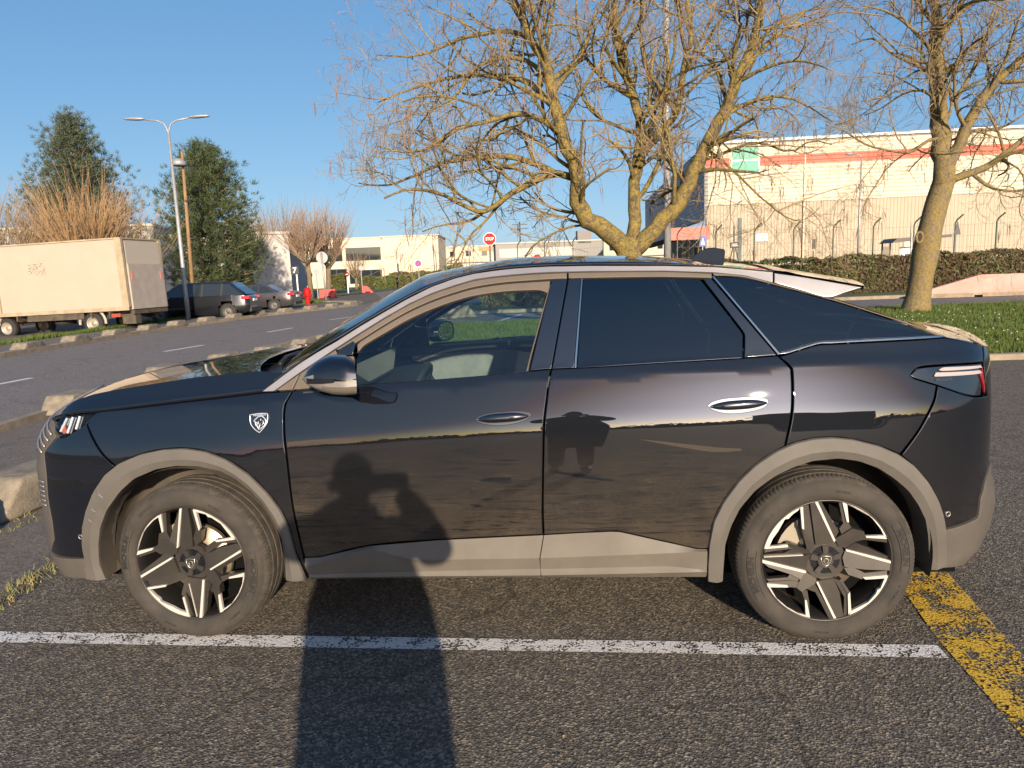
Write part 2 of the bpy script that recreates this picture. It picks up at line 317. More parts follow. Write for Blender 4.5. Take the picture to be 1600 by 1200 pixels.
# ---- box truck
TR = empty('box_truck', (-13.1, 24.95, 0), R(-8), 'worn cream box truck with grey tail lift parked across from the road', 'truck'); TR.rotation_euler[1] = R(-1.1)
M['cream'] = noisy('cream_panel', (.41, .335, .265), (.375, .305, .24), 1.2, .55, lo=.3, hi=.75); M['creamdirt'] = noisy('dirty_cream_trim', (.38, .31, .21), (.28, .22, .145), 3, .7); M['lift'] = noisy('grey_lift_plate', (.38, .33, .28), (.32, .275, .23), 3, .6); M['chassis'] = noisy('rusty_chassis', (.10, .075, .05), (.05, .04, .03), 5, .8)
b = MB(); b.box((-2.55, 1.1, 2.0), (5.06, 2.16, 2.42)); o = b.build('cargo_box', M['cream'], TR)
b = MB(); b.box((-2.55, 1.1, 3.23), (5.14, 2.24, .05)); b.build('roof_edge', M['creamdirt'], o)
b = MB(); b.box((-2.55, .01, .84), (5.12, .05, .13)); b.build('side_rail', M['creamdirt'], o)
b = MB(); b.box((-.08, .03, 2.05), (.24, .12, 2.32)); b.build('corner_post', M['creamdirt'], o); b = MB(); b.box((0.0, 2.14, 2.0), (.06, .14, 2.4)); b.build('corner_post', M['creamdirt'], o)
b = MB(); b.box((-4.98, .0, 2.05), (.16, .06, 2.32)); b.build('front_post', M['creamdirt'], o)
b = MB(); b.box((.015, 1.1, 2.75), (.04, 1.86, .78)); b.build('upper_door', pm('pale_door', (.42, .37, .30), .55), TR)
b = MB(); b.box((.06, 1.1, 1.58), (.07, 1.94, 1.56)); lf = b.build('tail_lift', M['lift'], TR)
for y in (.28, 1.92): b = MB(); b.box((.10, y, 1.95), (.01, .12, .30)); b.build('warning_plate', pm('red_white_plate', (.55, .22, .18), .5), lf)
b = MB(); b.box((.02, 1.1, .70), (.16, 1.9, .14)); b.tube([(.0, .5, .62), (-.3, .5, .45), (-.9, .5, .62)], .05, 8); b.tube([(.0, 1.7, .62), (-.3, 1.7, .45), (-.9, 1.7, .62)], .05, 8); b.box((-.15, .3, .45), (.5, .3, .3)); b.build('lift_arms', M['chassis'], TR)
b = MB(); b.box((-2.6, .5, .66), (5.0, .1, .2)); b.box((-2.6, 1.7, .66), (5.0, .1, .2))
for x in (-.8, -1.5, -3.0, -3.7, -4.4): b.box((x, .25, .70), (.06, .4, .22))
b.box((-2.9, .08, .66), (2.2, .04, .22)); b.build('chassis', M['chassis'], TR)
b = MB(); b.box((-.55, .06, .62), (.34, .05, .12)); b.build('rear_lamp', pm('dull_red_lamp', (.30, .06, .04), .4), TR)
def bgwheel(parent, loc, r=.36, wd=.22, ax=(0, 0, 0), rimcol=(.35, .30, .24)):
    b = MB(); b.lathe([(r*.6, -wd/2), (r*.9, -wd/2-.01), (r, -wd/2+.03), (r, wd/2-.03), (r*.9, wd/2), (r*.6, wd/2)], (0, 0, 0), 32, 'y'); t = b.build('wheel', M['rubber'], parent, True); t.location = loc
    b = MB(); b.lathe([(0, -wd*.30), (r*.16, -wd*.34), (r*.18, -wd*.22), (r*.45, -wd*.18), (r*.5, -wd*.42), (r*.6, -wd*.5)], (0, 0, 0), 32, 'y'); b.build('rim', pm('dull_rim', rimcol, .5, metal=.3), t, True); return t
bgwheel(TR, (-1.55, .26, .38), .38, .26); bgwheel(TR, (-4.95, .26, .36), .36, .24); bgwheel(TR, (-1.55, 1.95, .38), .38, .26); bgwheel(TR, (-4.95, 1.95, .36), .36, .24)
b = MB(); b.tube([(-1.55+.5*math.cos(a), .14, .40+.5*math.sin(a)) for a in np.linspace(-.1, math.pi+.1, 14)], .05, 4); b.build('mudguard', M['lift'], TR)
b = MB(); b.lathe([(0, .0), (.32, .0), (.36, .08), (.30, .16), (0, .16)], (-3.0, .65, .38), 24, 'z'); b.build('spare_wheel', M['rubber'], TR, True)
b = MB(); b.prism([(-5.15, .45), (-7.0, .45), (-7.05, 1.15), (-6.55, 2.25), (-5.15, 2.3)], .12, 2.05, 'y'); cb = b.build('cab', M['cream'], TR); bevel(cb, .06, 3)
b = MB(); b.prism([(-5.35, 1.3), (-6.55, 1.3), (-6.35, 2.05), (-5.35, 2.08)], .10, .13, 'y'); b.build('side_window', M['bgglass'], cb)
r = np.random.default_rng(4); b = MB()
for i in range(90):   # the torn remains of a sticker on the side
    x, z = -3.3+r.uniform(-.35, .35), 2.35+r.uniform(-.2, .2); s = r.uniform(.006, .02)*(2.2 if x < -3.58 and abs(z-2.35) < .1 else 1); b.box((x, .018, z), (s*2.2, .004, s))
b.build('torn_sticker', pm('sticker_scraps', (.11, .10, .085), .8), o)
b = MB()
for a in ((-3.66, -2.94),): b.box((-3.3, .0185, 2.57), (.74, .002, .012)); b.box((-3.3, .0185, 2.12), (.74, .002, .012)); b.box((-2.93, .0185, 2.35), (.012, .002, .45))
b.build('sticker_edge', pm('sticker_edge', (.42, .36, .26), .8), o)

# ---- parked cars: lofted bodies
def parked_car(name, label, loc, rz, col, L, W, H, prof, belt, roofx, wheels, wr, tail, group='cars parked across the road'):
    root = empty(name, loc, rz, label, 'car', group); pt = pm(name+'_paint', col, .25, coat=1, metal=.2, Coat_Roughness=.03)
    # side outline without the glass: prof = [(x, z)...] from rear bottom over belt to front bottom; x: 0 rear .. -L front
    n = 41; xs = np.linspace(0, -L, n); top = np.interp(-xs, [p[0] for p in prof], [p[1] for p in prof]); V = []; F = []
    for x, t in zip(xs, top):
        u = -x/L; e = (1-abs(2*u-1)**6)**.5*.18+.82 if 0 < u < 1 else .80; w_ = W/2*e; bot = .24+.12*abs(2*u-1)**8
        for y, z in ((-w_*.93, bot), (-w_, bot+.16), (-w_, .62), (-w_*.985, min(.80, t-.05)), (-w_*.94, t-.02), (-w_*.86, t), (0, t+.02)): V.append((x, y, z))
        for y, z in ((w_*.86, t), (w_*.94, t-.02), (w_*.985, min(.80, t-.05)), (w_, .62), (w_, bot+.16), (w_*.93, bot)): V.append((x, y, z))
    m_ = 13
    F = [(i*m_+j, (i+1)*m_+j, (i+1)*m_+j+1, i*m_+j+1) for i in range(n-1) for j in range(m_-1)]+[tuple(range(m_)), tuple(range((n-1)*m_, n*m_))[::-1]]
    keep = []
    for f in F:
        c = np.mean([V[k] for k in f], 0)
        if len(f) == 4 and any(math.hypot(c[0]+wx, c[2]-wr) < wr*1.13 for wx in wheels) and abs(c[1]) > W*.40: continue
        keep.append(f)
    body_ = mesh_obj('body', V, keep, pt, root); autosmooth(body_, 40)
    # cabin
    rx = roofx; V = []; wt = W/2*.70; wb = W/2*.93; zb = belt
    sec = [(rx[0], zb), (rx[1], H-.06), (rx[2], H), (rx[3], H-.05), (rx[4], zb)]
    for x, z in sec:
        k = (z-zb)/(H-zb); y = wb*(1-k)+wt*k; V += [(-x, -y, z), (-x, -y*.8, z+.02*k), (-x, y*.8, z+.02*k), (-x, y, z)]
    mid = []
    F = [(i*4+j, (i+1)*4+j, (i+1)*4+j+1, i*4+j+1) for i in range(4) for j in range(3)]+[(0, 4, 8, 12, 16)[::-1], (3, 7, 11, 15, 19)]
    rf = mesh_obj('roof', V, F, pt, root); bevel(rf, .04, 3, 25)
    for sy in (-1, 1):
        def gy(z): k = (z-zb)/(H-zb); return (wb*(1-k)+wt*k+.006)*sy
        ins = [(rx[0]+.16, zb+.02), (rx[1]+.10, H-.11), (rx[2], H-.08), (rx[3]-.06, H-.13), (rx[4]-.30, zb+.02)]
        b = MB(); k0 = len(ins); b.add([(-x, gy(z), z) for x, z in ins], [tuple(range(k0)) if sy > 0 else tuple(range(k0))[::-1]]); gw = b.build('side_window', M['bgglass'], root)
        for xx in (rx[1]+.40, (rx[1]+rx[3])/2+.1):
            b = MB(); b.add([(-xx-.05, gy(zb)+.004*sy, zb), (-xx+.03, gy(zb)+.004*sy, zb), (-xx+.06, gy(H-.08)+.004*sy, H-.08), (-xx-.02, gy(H-.08)+.004*sy, H-.08)], [(0, 1, 2, 3)]); b.build('window_pillar', M['black'], gw)
    b = MB(); q0, q1 = (rx[0]+.02, zb+.04), (rx[1]-.02, H-.10); b.add([(-q0[0]+.02, -wb*.86, q0[1]), (-q0[0]+.02, wb*.86, q0[1]), (-q1[0]+.02, wt*.9, q1[1]), (-q1[0]+.02, -wt*.9, q1[1])], [(0, 1, 2, 3)]); b.build('rear_window', M['bgglass'], root)
    for wx in wheels:
        for sy in (-1, 1):
            bgwheel(root, (-wx, sy*(W/2-.13), wr), wr, .23, rimcol=(.12, .115, .11))
            b = MB(); b.lathe([(wr*1.12, sy*(W/2-.02)), (wr*1.12, sy*(W/2-.45)), (0, sy*(W/2-.45))], (-wx, 0, wr), 28, 'y'); b.build('wheel_well', M['dark0'], root, True)
    for sy in (-1, 1):
        b = MB(); z0, z1 = tail; b.box((-.14, sy*W*.40, (z0+z1)/2), (.34, W*.19, z1-z0)); o = b.build('tail_light', pm('tail_lamp_red', (.45, .02, .03), .25, coat=1), root); bevel(o, .02, 2)
    b = MB(); b.box((.012, 0, tail[0]-.04), (.03, .52, .11)); b.build('number_plate', M['white'], root)
    b = MB(); b.box((.0, 0, .40), (.10, W*.80, .16)); b.box((-L/2, 0, .28), (L*.8, W*.8, .1)); b.build('lower_bumper', M['black'], root)
    return root
M['dark0'] = pm('unlit_black', (.005, .005, .005), .9)
q = gnd(385, 499)
parked_car('suv', 'black SUV parked between the cream truck and the grey saloon', (q[0]+.05, 32.1, .0), R(3), (.008, .009, .013), 4.72, 1.9, 1.64, [(0, .92), (.06, 1.02), (.5, 1.07), (3.3, 1.03), (4.3, .92), (4.72, .72)], 1.03, (.12, .75, 2.0, 3.0, 3.85), (.92, 3.78), .36, (.86, 1.0))
parked_car('saloon', 'dark grey saloon with a low boot parked beside the black SUV', (-11.15, 38.3, .02), R(2), (.045, .040, .042), 4.65, 1.82, 1.42, [(0, .93), (.10, 1.0), (.9, 1.0), (3.3, .94), (4.3, .82), (4.65, .62)], .93, (.72, 1.40, 2.1, 2.8, 3.55), (1.02, 3.82), .335, (.80, .95))
# white van front peeping out by the white hall
q = at(417, 452, 72); parked_car('van', 'white van half hidden behind the bare tree by the white hall', (q[0]+1.6, 73, .2), R(-60), (.5, .52, .55), 4.6, 1.9, 2.0, [(0, 1.1), (.1, 1.2), (3.4, 1.2), (4.1, 1.0), (4.6, .8)], 1.15, (.05, .1, 1.6, 3.0, 3.7), (.9, 3.7), .33, (.9, 1.1), 'cars parked far off')

# ---- lamps, poles, signs
LP = empty('street_lamp', (-13.62, 30.6, 0), 0, 'tall double-armed grey street lamp in front of the black SUV', 'street lamp', 'street lamps')
b = MB(); b.tube([(0, 0, 0), (0, 0, 1.2), (0, 0, 7.75)], [.10, .09, .05], 12); b.build('pole', M['galv'], LP, True)
for S in (-1, 1):
    b = MB(); b.tube([(0, 0, 7.5), (.04*S, 0, 7.85), (.14*S, 0, 8.08), (.4*S, .0, 8.2), (.95*S, 0, 8.28)], .032, 8); b.build('arm', M['galv'], LP, True)
    b = MB(); b.tube([(.9*S, 0, 8.28), (1.0*S, 0, 8.29), (1.25*S, 0, 8.31), (1.65*S, 0, 8.33), (1.75*S, 0, 8.33)], [.05, .10, .13, .09, .03], 12); o = b.build('lamp_head', M['galv'], LP, True)
    for v in o.data.vertices: v.co.z = 8.31+(v.co.z-8.31)*.55
q = at(299, 440, 39); qt = at(284, 236, 39); LP2 = empty('street_lamp', (q[0], 39, 0), 0, 'old wooden lamp pole with grey hood in front of the dark conifer', 'street lamp', 'street lamps')
b = MB(); b.tube([(0, 0, 0), (qt[0]-q[0], 0, qt[2])], [.12, .07], 8); b.build('pole', noisy('weathered_wood_pole', (.28, .17, .08), (.2, .12, .06), 6, .8), LP2, True)
b = MB(); b.lathe([(0.0, .34), (.20, .32), (.36, .18), (.40, .0), (.30, -.04), (0, -.04)], (qt[0]-q[0]-.12, -.25, qt[2]-.75), 16); b.build('lamp_hood', M['galv'], LP2, True)
def pole_lamp(px, Y, ztop, arm, label, r=.07, head=True, name='street_lamp'):
    q = at(px, 420, Y); o = empty(name, (q[0], Y, 0), 0, label, 'street lamp', 'street lamps'); b = MB(); b.tube([(0, 0, 0), (0, 0, ztop*.97)], [r, r*.6], 8); b.build('pole', M['galv'], o, True)
    b = MB(); b.tube([(0, 0, ztop*.96), (arm*.1, 0, ztop*.99), (arm*.4, 0, ztop), (arm*.6, 0, ztop)], r*.5, 6); b.build('arm', M['galv'], o, True)
    b = MB(); b.tube([(arm*.55, 0, ztop), (arm*.75, 0, ztop+.02), (arm, 0, ztop)], [.05, .11, .06], 8); b.build('lamp_head', M['galv'], o, True); return o
pole_lamp(1340, 46, 8.0, -1.0, 'slim grey street lamp before the cream warehouse wall', .09)
pole_lamp(1043, 29, 14, -1.6, 'thick pale lamp mast rising behind the forked tree', .16)
pole_lamp(682, 120, 10.8, 2.2, 'far slim street lamp left of the stop sign', .10); pole_lamp(734, 105, 9.8, 2.6, 'far slim street lamp just left of the stop sign post', .10)
def disc_face(mb, r, k, y, x=0, z=0, a0=0): mb.prism([(x+r*math.cos(a0+2*math.pi*i/k), z+r*math.sin(a0+2*math.pi*i/k)) for i in range(k)], y, y+.02, 'y'); return mb
def letters(txt, size, mat, parent, loc, name='lettering', bold=.0, rx=R(90), sx=1):
    v, f = text_mesh(txt, size, bold); o = mesh_obj(name, [(x*sx, 0, y) for x, y, z in v], [t for t in f], mat, parent); o.location = loc; return o
def text_mesh(txt, size, bold=0):
    cu = bpy.data.curves.new('lettering', 'FONT'); cu.body = txt; cu.size = size; cu.align_x = 'CENTER'; cu.align_y = 'CENTER'; cu.offset = bold; cu.resolution_u = 3
    o = bpy.data.objects.new('lettering', cu); LINK(o); dg = bpy.context.evaluated_depsgraph_get(); me = bpy.data.meshes.new_from_object(o.evaluated_get(dg)); v = np.array([tuple(q.co) for q in me.vertices]); f = [tuple(p.vertices) for p in me.polygons]
    bpy.data.objects.remove(o); bpy.data.curves.remove(cu); bpy.data.meshes.remove(me); return v, f
def stop_sign(px, py, rpx, Y, label):
    q = at(px, py, Y); k = rpx/CAM_F*Y; o = empty('stop_sign', (q[0], Y, 0), R(4), label, 'road sign', 'stop signs'); b = MB(); b.tube([(0, .04, 0), (0, .04, q[2]+k*.5)], .05 if k < .6 else .07, 8); b.build('post', noisy('brown_sign_post', (.20, .15, .11), (.14, .11, .09), 4, .6), o, True)
    b = MB(); disc_face(b, k, 8, -.015, 0, q[2], R(22.5)); pl_ = b.build('plate', M['white'], o); b = MB(); disc_face(b, k*.92, 8, -.022, 0, q[2], R(22.5)); b.build('red_face', M['red'], pl_)
    letters('STOP', k*.62, M['white'], pl_, (0, -.026, q[2]), bold=k*.02, sx=.82); return o
stop_sign(765, 373.5, 10.2, 40, 'red octagonal stop sign on a brown post behind the car roof')
stop_sign(839, 404, 7.4, 62, 'smaller stop sign half hidden by the roof of the dark car')
q = gnd(467, 473); q = at(467, 471, 48); o = empty('house_number_sign', (q[0], 48, 0), 0, 'dark square sign with a white 7 on a white post', 'sign'); b = MB(); b.tube([(0, 0, 0), (0, 0, 2.0)], .05, 8); b.build('post', M['white'], o); b = MB(); b.box((-.1, -.03, 2.22), (.52, .04, .52)); p_ = b.build('plate', pm('dark_plate', (.03, .035, .04), .5), o); letters('7', .5, M['white'], p_, (-.1, -.055, 2.22), bold=.012)
q = at(510, 470, 50); o = empty('road_sign', (q[0], 50, 0), 0, 'round grey sign back on a tall grey post beside the hydrant', 'road sign'); b = MB(); b.tube([(0, 0, 0), (-.10, 0, 3.4)], .07, 8); b.build('post', M['galv'], o, True); b = MB(); disc_face(b, .40, 24, .05, -.1, 3.05); b.build('sign_back', M['galv'], o)
for px, Y, h, lab in ((496, 60, 2.2, 'thin grey post with small plate left of the round sign back'), (486, 66, 2.0, 'thin short post behind the red hydrant'), (566, 78, 2.6, 'thin post with small cap near the red barrier')):
    q = at(px, 450, Y); o = empty('marker_post', (q[0], Y, 0), 0, lab, 'post'); b = MB(); b.tube([(0, 0, 0), (0, 0, h)], .05, 8); b.build('post', M['galv'], o); b = MB(); disc_face(b, .25, 16, -.06, 0, h); b.build('plate', M['galv'], o)
q = at(622, 420, 90); o = empty('bollard_light', (q[0], 90, 0), 0, 'dark slim post before the white office hedge', 'post'); b = MB(); b.tube([(0, 0, 0), (0, 0, 2.6)], .07, 8); b.build('post', M['darkmetal'], o); b = MB(); b.box((0, 0, 2.7), (.2, .2, .9)); b.build('lamp_head', M['darkmetal'], o)
q = at(654, 420, 85); o = empty('no_parking_sign', (q[0], 85, 0), 0, 'round purple and red no-parking sign on a white square plate', 'road sign'); b = MB(); b.tube([(0, 0, 0), (0, 0, 2.6)], .06, 8); b.build('post', M['galv'], o)
b = MB(); b.box((0, -.08, 2.95), (.80, .03, .85)); b.build('plate', M['white'], o); b = MB(); disc_face(b, .36, 28, -.12, 0, 2.98); pf = b.build('red_ring', M['red'], o); b = MB(); disc_face(b, .27, 28, -.14, 0, 2.98); b.build('purple_face', pm('faded_blue_face', (.22, .03, .30), .5), pf)
q = at(542, 425, 75); o = empty('give_way_marker', (q[0], 75, 0), 0, 'small red and white marker on a white post before the hedge', 'road sign'); b = MB(); b.tube([(0, 0, 0), (0, 0, 1.8)], .07, 8); b.build('post', M['white'], o); b = MB(); disc_face(b, .24, 16, -.08, 0, 2.0); b.build('red_face', M['red'], o); b = MB(); b.box((0, -.09, 2.0), (.3, .04, .08)); b.build('white_bar', M['white'], o)
# hydrant
q = gnd(479, 479); HY = empty('fire_hydrant', (-12.05, 43.4, .10), 0, 'bright red fire hydrant on the grass corner beside the road', 'hydrant')
b = MB(); b.lathe([(0, 0), (.16, 0), (.16, .08), (.12, .10), (.15, .30), (.21, .62), (.22, .80), (.18, .95), (.10, 1.02), (0, 1.03)], (0, 0, 0), 16); b.build('body', M['red'], HY, True)
for a in (R(200), R(-20), R(270)): b = MB(); b.tube([(0, 0, .55), (.27*math.cos(a), .27*math.sin(a), .55)], .06, 8); b.build('outlet', M['red'], HY, True)
# red plastic barriers
def barrier(px, py, Y, L, H, label, rz=0, slope=0):
    q = at(px, py, Y); o = empty('road_barrier', (q[0], Y, .03), rz, label, 'barrier', 'red road barriers'); b = MB()
    P = [(-L/2, 0), (L/2, 0), (L/2-slope, H), (-L/2+.05, H)]; b.prism(P, -.25, .25, 'y'); x = b.build('shell', pm('red_plastic', (.62, .07, .06), .5), o); bevel(x, .04, 2)
    b = MB(); b.box((0, -.26, .1), (.5, .04, .12)); b.build('foot_slot', M['dark0'], o)
barrier(512, 458, 60, 1.35, .72, 'square red plastic barrier behind the grey sign post'); barrier(575, 450, 74, 1.15, .72, 'red plastic barrier with a sloping end by the far hedge', 0, .65)
# faded pink concrete barrier on the right
PB = empty('concrete_barrier', (17.9, 26.9, .02), R(-4), 'faded pink concrete barrier with sloping end beside the side road', 'barrier')
pk = noisy('faded_red_paint', (.60, .27, .22), (.52, .21, .17), 2.2, .7); sec = [(-.30, .14), (-.12, .72), (-.10, .80), (.10, .80), (.12, .72), (.30, .14)]
V = []; xs = [-2.75, -.35, .0, 6]
for x, k in zip(xs, (.02, 1, 1, 1)): V += [(x, y, .14+(z-.14)*k) for y, z in sec]
F = [(i*6+j, (i+1)*6+j, (i+1)*6+j+1, i*6+j+1) for i in range(3) for j in range(5)]+[tuple(range(6)), tuple(range(18, 24))[::-1]]
x = mesh_obj('painted_top', V, [f[::-1] for f in F], pk, PB); b = MB()
for a, c in ((-2.75, -.65), (-.35, 1.15), (1.45, 3.0), (3.3, 5.9)): b.box(((a+c)/2, 0, .075), (c-a, .62, .15))
b.box((1.5, 0, .11), (8.5, .6, .08)); b.build('concrete_foot', M['kerb'], PB)

# ---- security fence with cranked posts
MESHM = glassmat('fence_mesh', (.86, .87, .84), 1.0)
def fence(pts, label, step, h, name='security_fence'):
    o = empty(name, (0, 0, 0), 0, label, 'fence'); P = [np.array(p, float) for p in pts]; b = MB()
    for a, c in zip(P[:-1], P[1:]):
        n = int(np.hypot(*(c-a))/step)
        for i in range(n+1):
            q = a+(c-a)*i/n; m_ = MB(); m_.tube([(q[0], q[1], 0), (q[0], q[1], h-.45), (q[0]+.07, q[1]-.03, h-.28), (q[0]+.30, q[1]-.2, h)], .045, 6); m_.build('fence_post', M['greenmetal'], o)
        L = np.hypot(*(c-a)); k = int(L/.30)
        for i in range(k+1):
            q = a+(c-a)*i/k; b.box((q[0], q[1]+.03, h*.43), (.006, .006, h*.86))
        for z in (.2, .8, 1.4, 2.0, 2.6, 3.2):
            if z < h-.4: q = (a+c)/2; b.box((q[0], q[1]+.03, z), (L, .008, .010), math.atan2(*(c-a)[::-1]))
    b.build('wire_mesh', M['greenmetal'], o)
fence([(9.7, 41.5), (33, 39)], 'dark green security fence with cranked post tops before the warehouse', 2.05, 3.75)
fence([(.9, 62), (9.7, 55)], 'security fence with cranked tops running away behind the car roof', 2.3, 4.2)
o = empty('iron_gate_frame', (0, 0, 0), 0, 'dark sign board hung on an A-frame of bars before the warehouse', 'sign'); q = at(1147, 395, 40); Y = 40
A_ = at(1147, 352, Y); Bq = at(1147, 378, Y); l, rr_ = at(1130, 409, Y), at(1165, 412, Y)
b = MB(); b.tube([A_, Bq], .04, 6); b.tube([Bq, (l[0], Y, 0)], .03, 6); b.tube([Bq, (rr_[0], Y, 0)], .03, 6); b.tube([Bq, (Bq[0], Y, 0)], .03, 6); b.build('post', M['darkmetal'], o)
q = at(1147, 383, Y); b = MB(); b.box((q[0], Y-.08, q[2]), (.50, .04, .30)); b.build('board', pm('black_board', (.02, .018, .016), .6), o)
b = MB()
for dz, ln in ((.05, .3), (-.04, .36)): b.box((q[0], Y-.105, q[2]+dz), (ln, .01, .045))
b.build('faded_lettering', pm('faded_letters', (.5, .5, .48), .7), o)
# bus shelter and signs
BS = empty('bus_shelter', (at(1432, 400, 37)[0], 37.2, .0), R(-3), 'small dark-framed bus shelter behind the leaning tree', 'bus shelter')
b = MB(); b.prism([(-1.45, 2.30), (-1.2, 2.52), (1.45, 2.62), (1.45, 2.48), (-1.35, 2.30)], -.7, .8, 'y'); b.build('roof', pm('shelter_roof', (.06, .045, .04), .5), BS)
for x in (-1.35, -.95, .95, 1.3): b = MB(); b.box((x, .6, 1.2), (.06, .06, 2.4)); b.build('post', M['darkmetal'], BS)
b = MB(); b.box((-1.15, .6, 1.3), (.36, .03, 1.7)); b.build('glass_panel', M['bgglass'], BS); b = MB(); b.box((1.12, .6, 1.3), (.32, .03, 1.7)); b.build('glass_panel', M['bgglass'], BS); b = MB(); b.box((-.1, .62, 1.35), (.7, .04, 1.5)); b.build('timetable_board', M['white'], BS)
q = at(1421, 364, 31.5); o = empty('road_sign', (at(1422, 420, 31.5)[0], 31.5, 0), R(62), 'oval grey back of a round sign on a slim post by the leaning tree', 'road sign'); b = MB(); b.tube([(0, 0, 0), (0, 0, q[2])], .035, 8); b.build('post', M['galv'], o); b = MB(); disc_face(b, .42, 24, .03, 0, q[2]); b.build('sign_back', noisy('grey_sign_back', (.26, .23, .21), (.22, .2, .18), 3, .6), o)
q = at(1495, 357, 34); o = empty('warning_sign', (q[0], 34, 0), 0, 'dark triangular warning sign back on a thin post before the warehouse', 'road sign'); b = MB(); b.tube([(0, 0, 0), (0, 0, q[2])], .03, 8); b.build('post', M['galv'], o); b = MB(); b.prism([(-.17, q[2]-.28), (.17, q[2]-.28), (0, q[2]+.32)], -.06, -.03, 'y'); b.build('plate', pm('sign_back_dark', (.055, .055, .06), .5), o)
q = at(1274, 381, 41); o = mesh_obj('notice_board', *(lambda b: (b.v, b.f))(MB().box((q[0], 41.2, q[2]), (.16, .05, .55)).box((q[0], 41.25, 1.0), (.05, .05, 2.2))), M['darkmetal']); tag(o, 'small dark upright notice on the fence line', 'sign')
q = at(1192, 370, 40.9); o = mesh_obj('white_notice', *(lambda b: (b.v, b.f))(MB().prism([(q[0]-.33, q[2]-.22), (q[0]+.33, q[2]-.22), (q[0]+.33, q[2]+.2), (q[0]-.25, q[2]+.2), (q[0]-.33, q[2]+.14)], 41.1, 41.14, 'y')), M['white']); tag(o, 'blank white notice fixed to the security fence', 'sign')
q = at(1098, 377, 45); o = empty('pedestrian_sign', (q[0], 45, 0), 0, 'blue pedestrian sign at the warehouse corner', 'road sign'); b = MB(); b.box((0, 0, q[2]), (.42, .04, .62)); b.build('plate', pm('blue_sign', (.03, .09, .40), .5), o); b = MB(); b.prism([(-.12, q[2]-.2), (.12, q[2]-.2), (0, q[2]+.22)], -.035, -.025, 'y'); b.build('white_mark', M['white'], o); b = MB(); b.tube([(0, .04, 0), (0, .04, q[2]+.3)], .04, 6); b.build('post', M['galv'], o)

# ---- warehouse
def clad(name, c, c2, period, axis, strength, rough=.55):
    mt = pm(name, c, rough); v = coord(mt); wv = N(mt, 'TexWave', wave_type='BANDS', bands_direction=axis, wave_profile='SIN'); wv.inputs['Scale'].default_value = period; Lk(mt, v, wv.inputs['Vector'])
    n = noise(mt, .4, 4, .6, v); Lk(mt, mixc(mt, ramp(mt, n.outputs[0], [(.35, g1(0)), (.7, g1(1))]), c, c2), bsdf(mt).inputs['Base Color']); bump(mt, wv.outputs[0], strength, .06); return mt
WC = at(1103, 400, 66); WH = empty('warehouse', (WC[0], 66, 0), R(-5.2), 'long cream and grey clad warehouse with a red stripe', 'building')
zt, zs = 12.1, 6.8
def slab(nm, x0, x1, z0, z1, mat, y0=0, y1=.3, par=WH): b = MB(); b.box(((x0+x1)/2, (y0+y1)/2, (z0+z1)/2), (x1-x0, y1-y0, z1-z0)); return b.build(nm, mat, par)
m1 = clad('cream_cladding', (.56, .49, .37), (.52, .455, .34), 0.95, 'Z', 1.0); m2 = clad('grey_cladding', (.40, .335, .245), (.365, .305, .225), 1.05, 'X', 1.0)
wl_ = slab('upper_wall', 0, 62, zs, zt, m1); slab('lower_wall', 0, 62, 0, zs, m2, .1, .4)
rs = clad('red_cladding', (.62, .13, .085), (.55, .12, .08), 0.95, 'Z', 1.0)
slab('red_stripe', 2.9*1.0+.0, 62, 10.05, 10.85, rs, -.03, .0); slab('red_stripe', 0, 2.0, 10.05, 10.85, rs, -.03, .0)
slab('fascia', -.05, 62, zt, zt+.12, m1, -.05, .5)
slab('logo_panel', 2.15, 4.65, 9.3, 11.85, pm('white_logo_panel', (.62, .58, .48), .5), -.06, -.02)
lg = pm('green_logo', (.03, .26, .18), .5); lgo = slab('green_sign', 2.25, 4.5, 10.65, 11.7, lg, -.09, -.065); slab('green_sign', 2.25, 4.5, 9.45, 10.5, lg, -.09, -.065)
for k in range(3): b = MB(); b.box((8.5+k*19, -.07, zt/2), (.11, .10, zt)); b.build('downpipe', pm('pipe_cream', (.50, .43, .32), .5), WH)
for k in range(4): b = MB(); b.box((6.0+k*14.2, .0, (zs+zt)/2), (.04, .02, zt-zs)); b.build('cladding_joint', pm('joint_strip', (.46, .40, .30), .7), wl_)
slab('gutter', -.1, 62, zt-.02, zt+.2, M['galv'], -.16, -.06)
slab('side_door', 17.2, 18.9, 0, 3.2, pm('cream_door', (.50, .44, .34), .6), .05, .12); slab('plinth', 0, 62, 0, .55, M['concrete'], -.02, .1)
# the end wall in shade, its canopy and loading bays
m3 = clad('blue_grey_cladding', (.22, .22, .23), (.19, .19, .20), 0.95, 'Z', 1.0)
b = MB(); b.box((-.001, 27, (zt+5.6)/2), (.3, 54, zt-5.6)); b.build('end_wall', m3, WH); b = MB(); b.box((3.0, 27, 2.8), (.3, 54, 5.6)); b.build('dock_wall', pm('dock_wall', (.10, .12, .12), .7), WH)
b = MB(); b.box((-1.4, 25.5, 4.6), (3.6, 50, .16)); b.box((-3.3, 25.5, 4.5), (.15, 50, .75)); cn = b.build('canopy', noisy('canopy_grey', (.32, .30, .28), (.28, .27, .25), 2, .6), WH)
b = MB(); b.box((-1.5, .05, 4.42), (3.7, .16, 1.1)); b.build('canopy_fascia', pm('red_fascia', (.60, .10, .07), .5), cn)
for k in range(6):
    b = MB(); b.box((2.8, 3.5+k*7, 1.9), (.1, 3.0, 3.2)); d_ = b.build('dock_door', pm('dock_door', (.22, .23, .23), .6), WH)
b = MB(); b.box((31, 27, zt-.1), (62, 54, .2)); b.build('roof', M['galv'], WH)

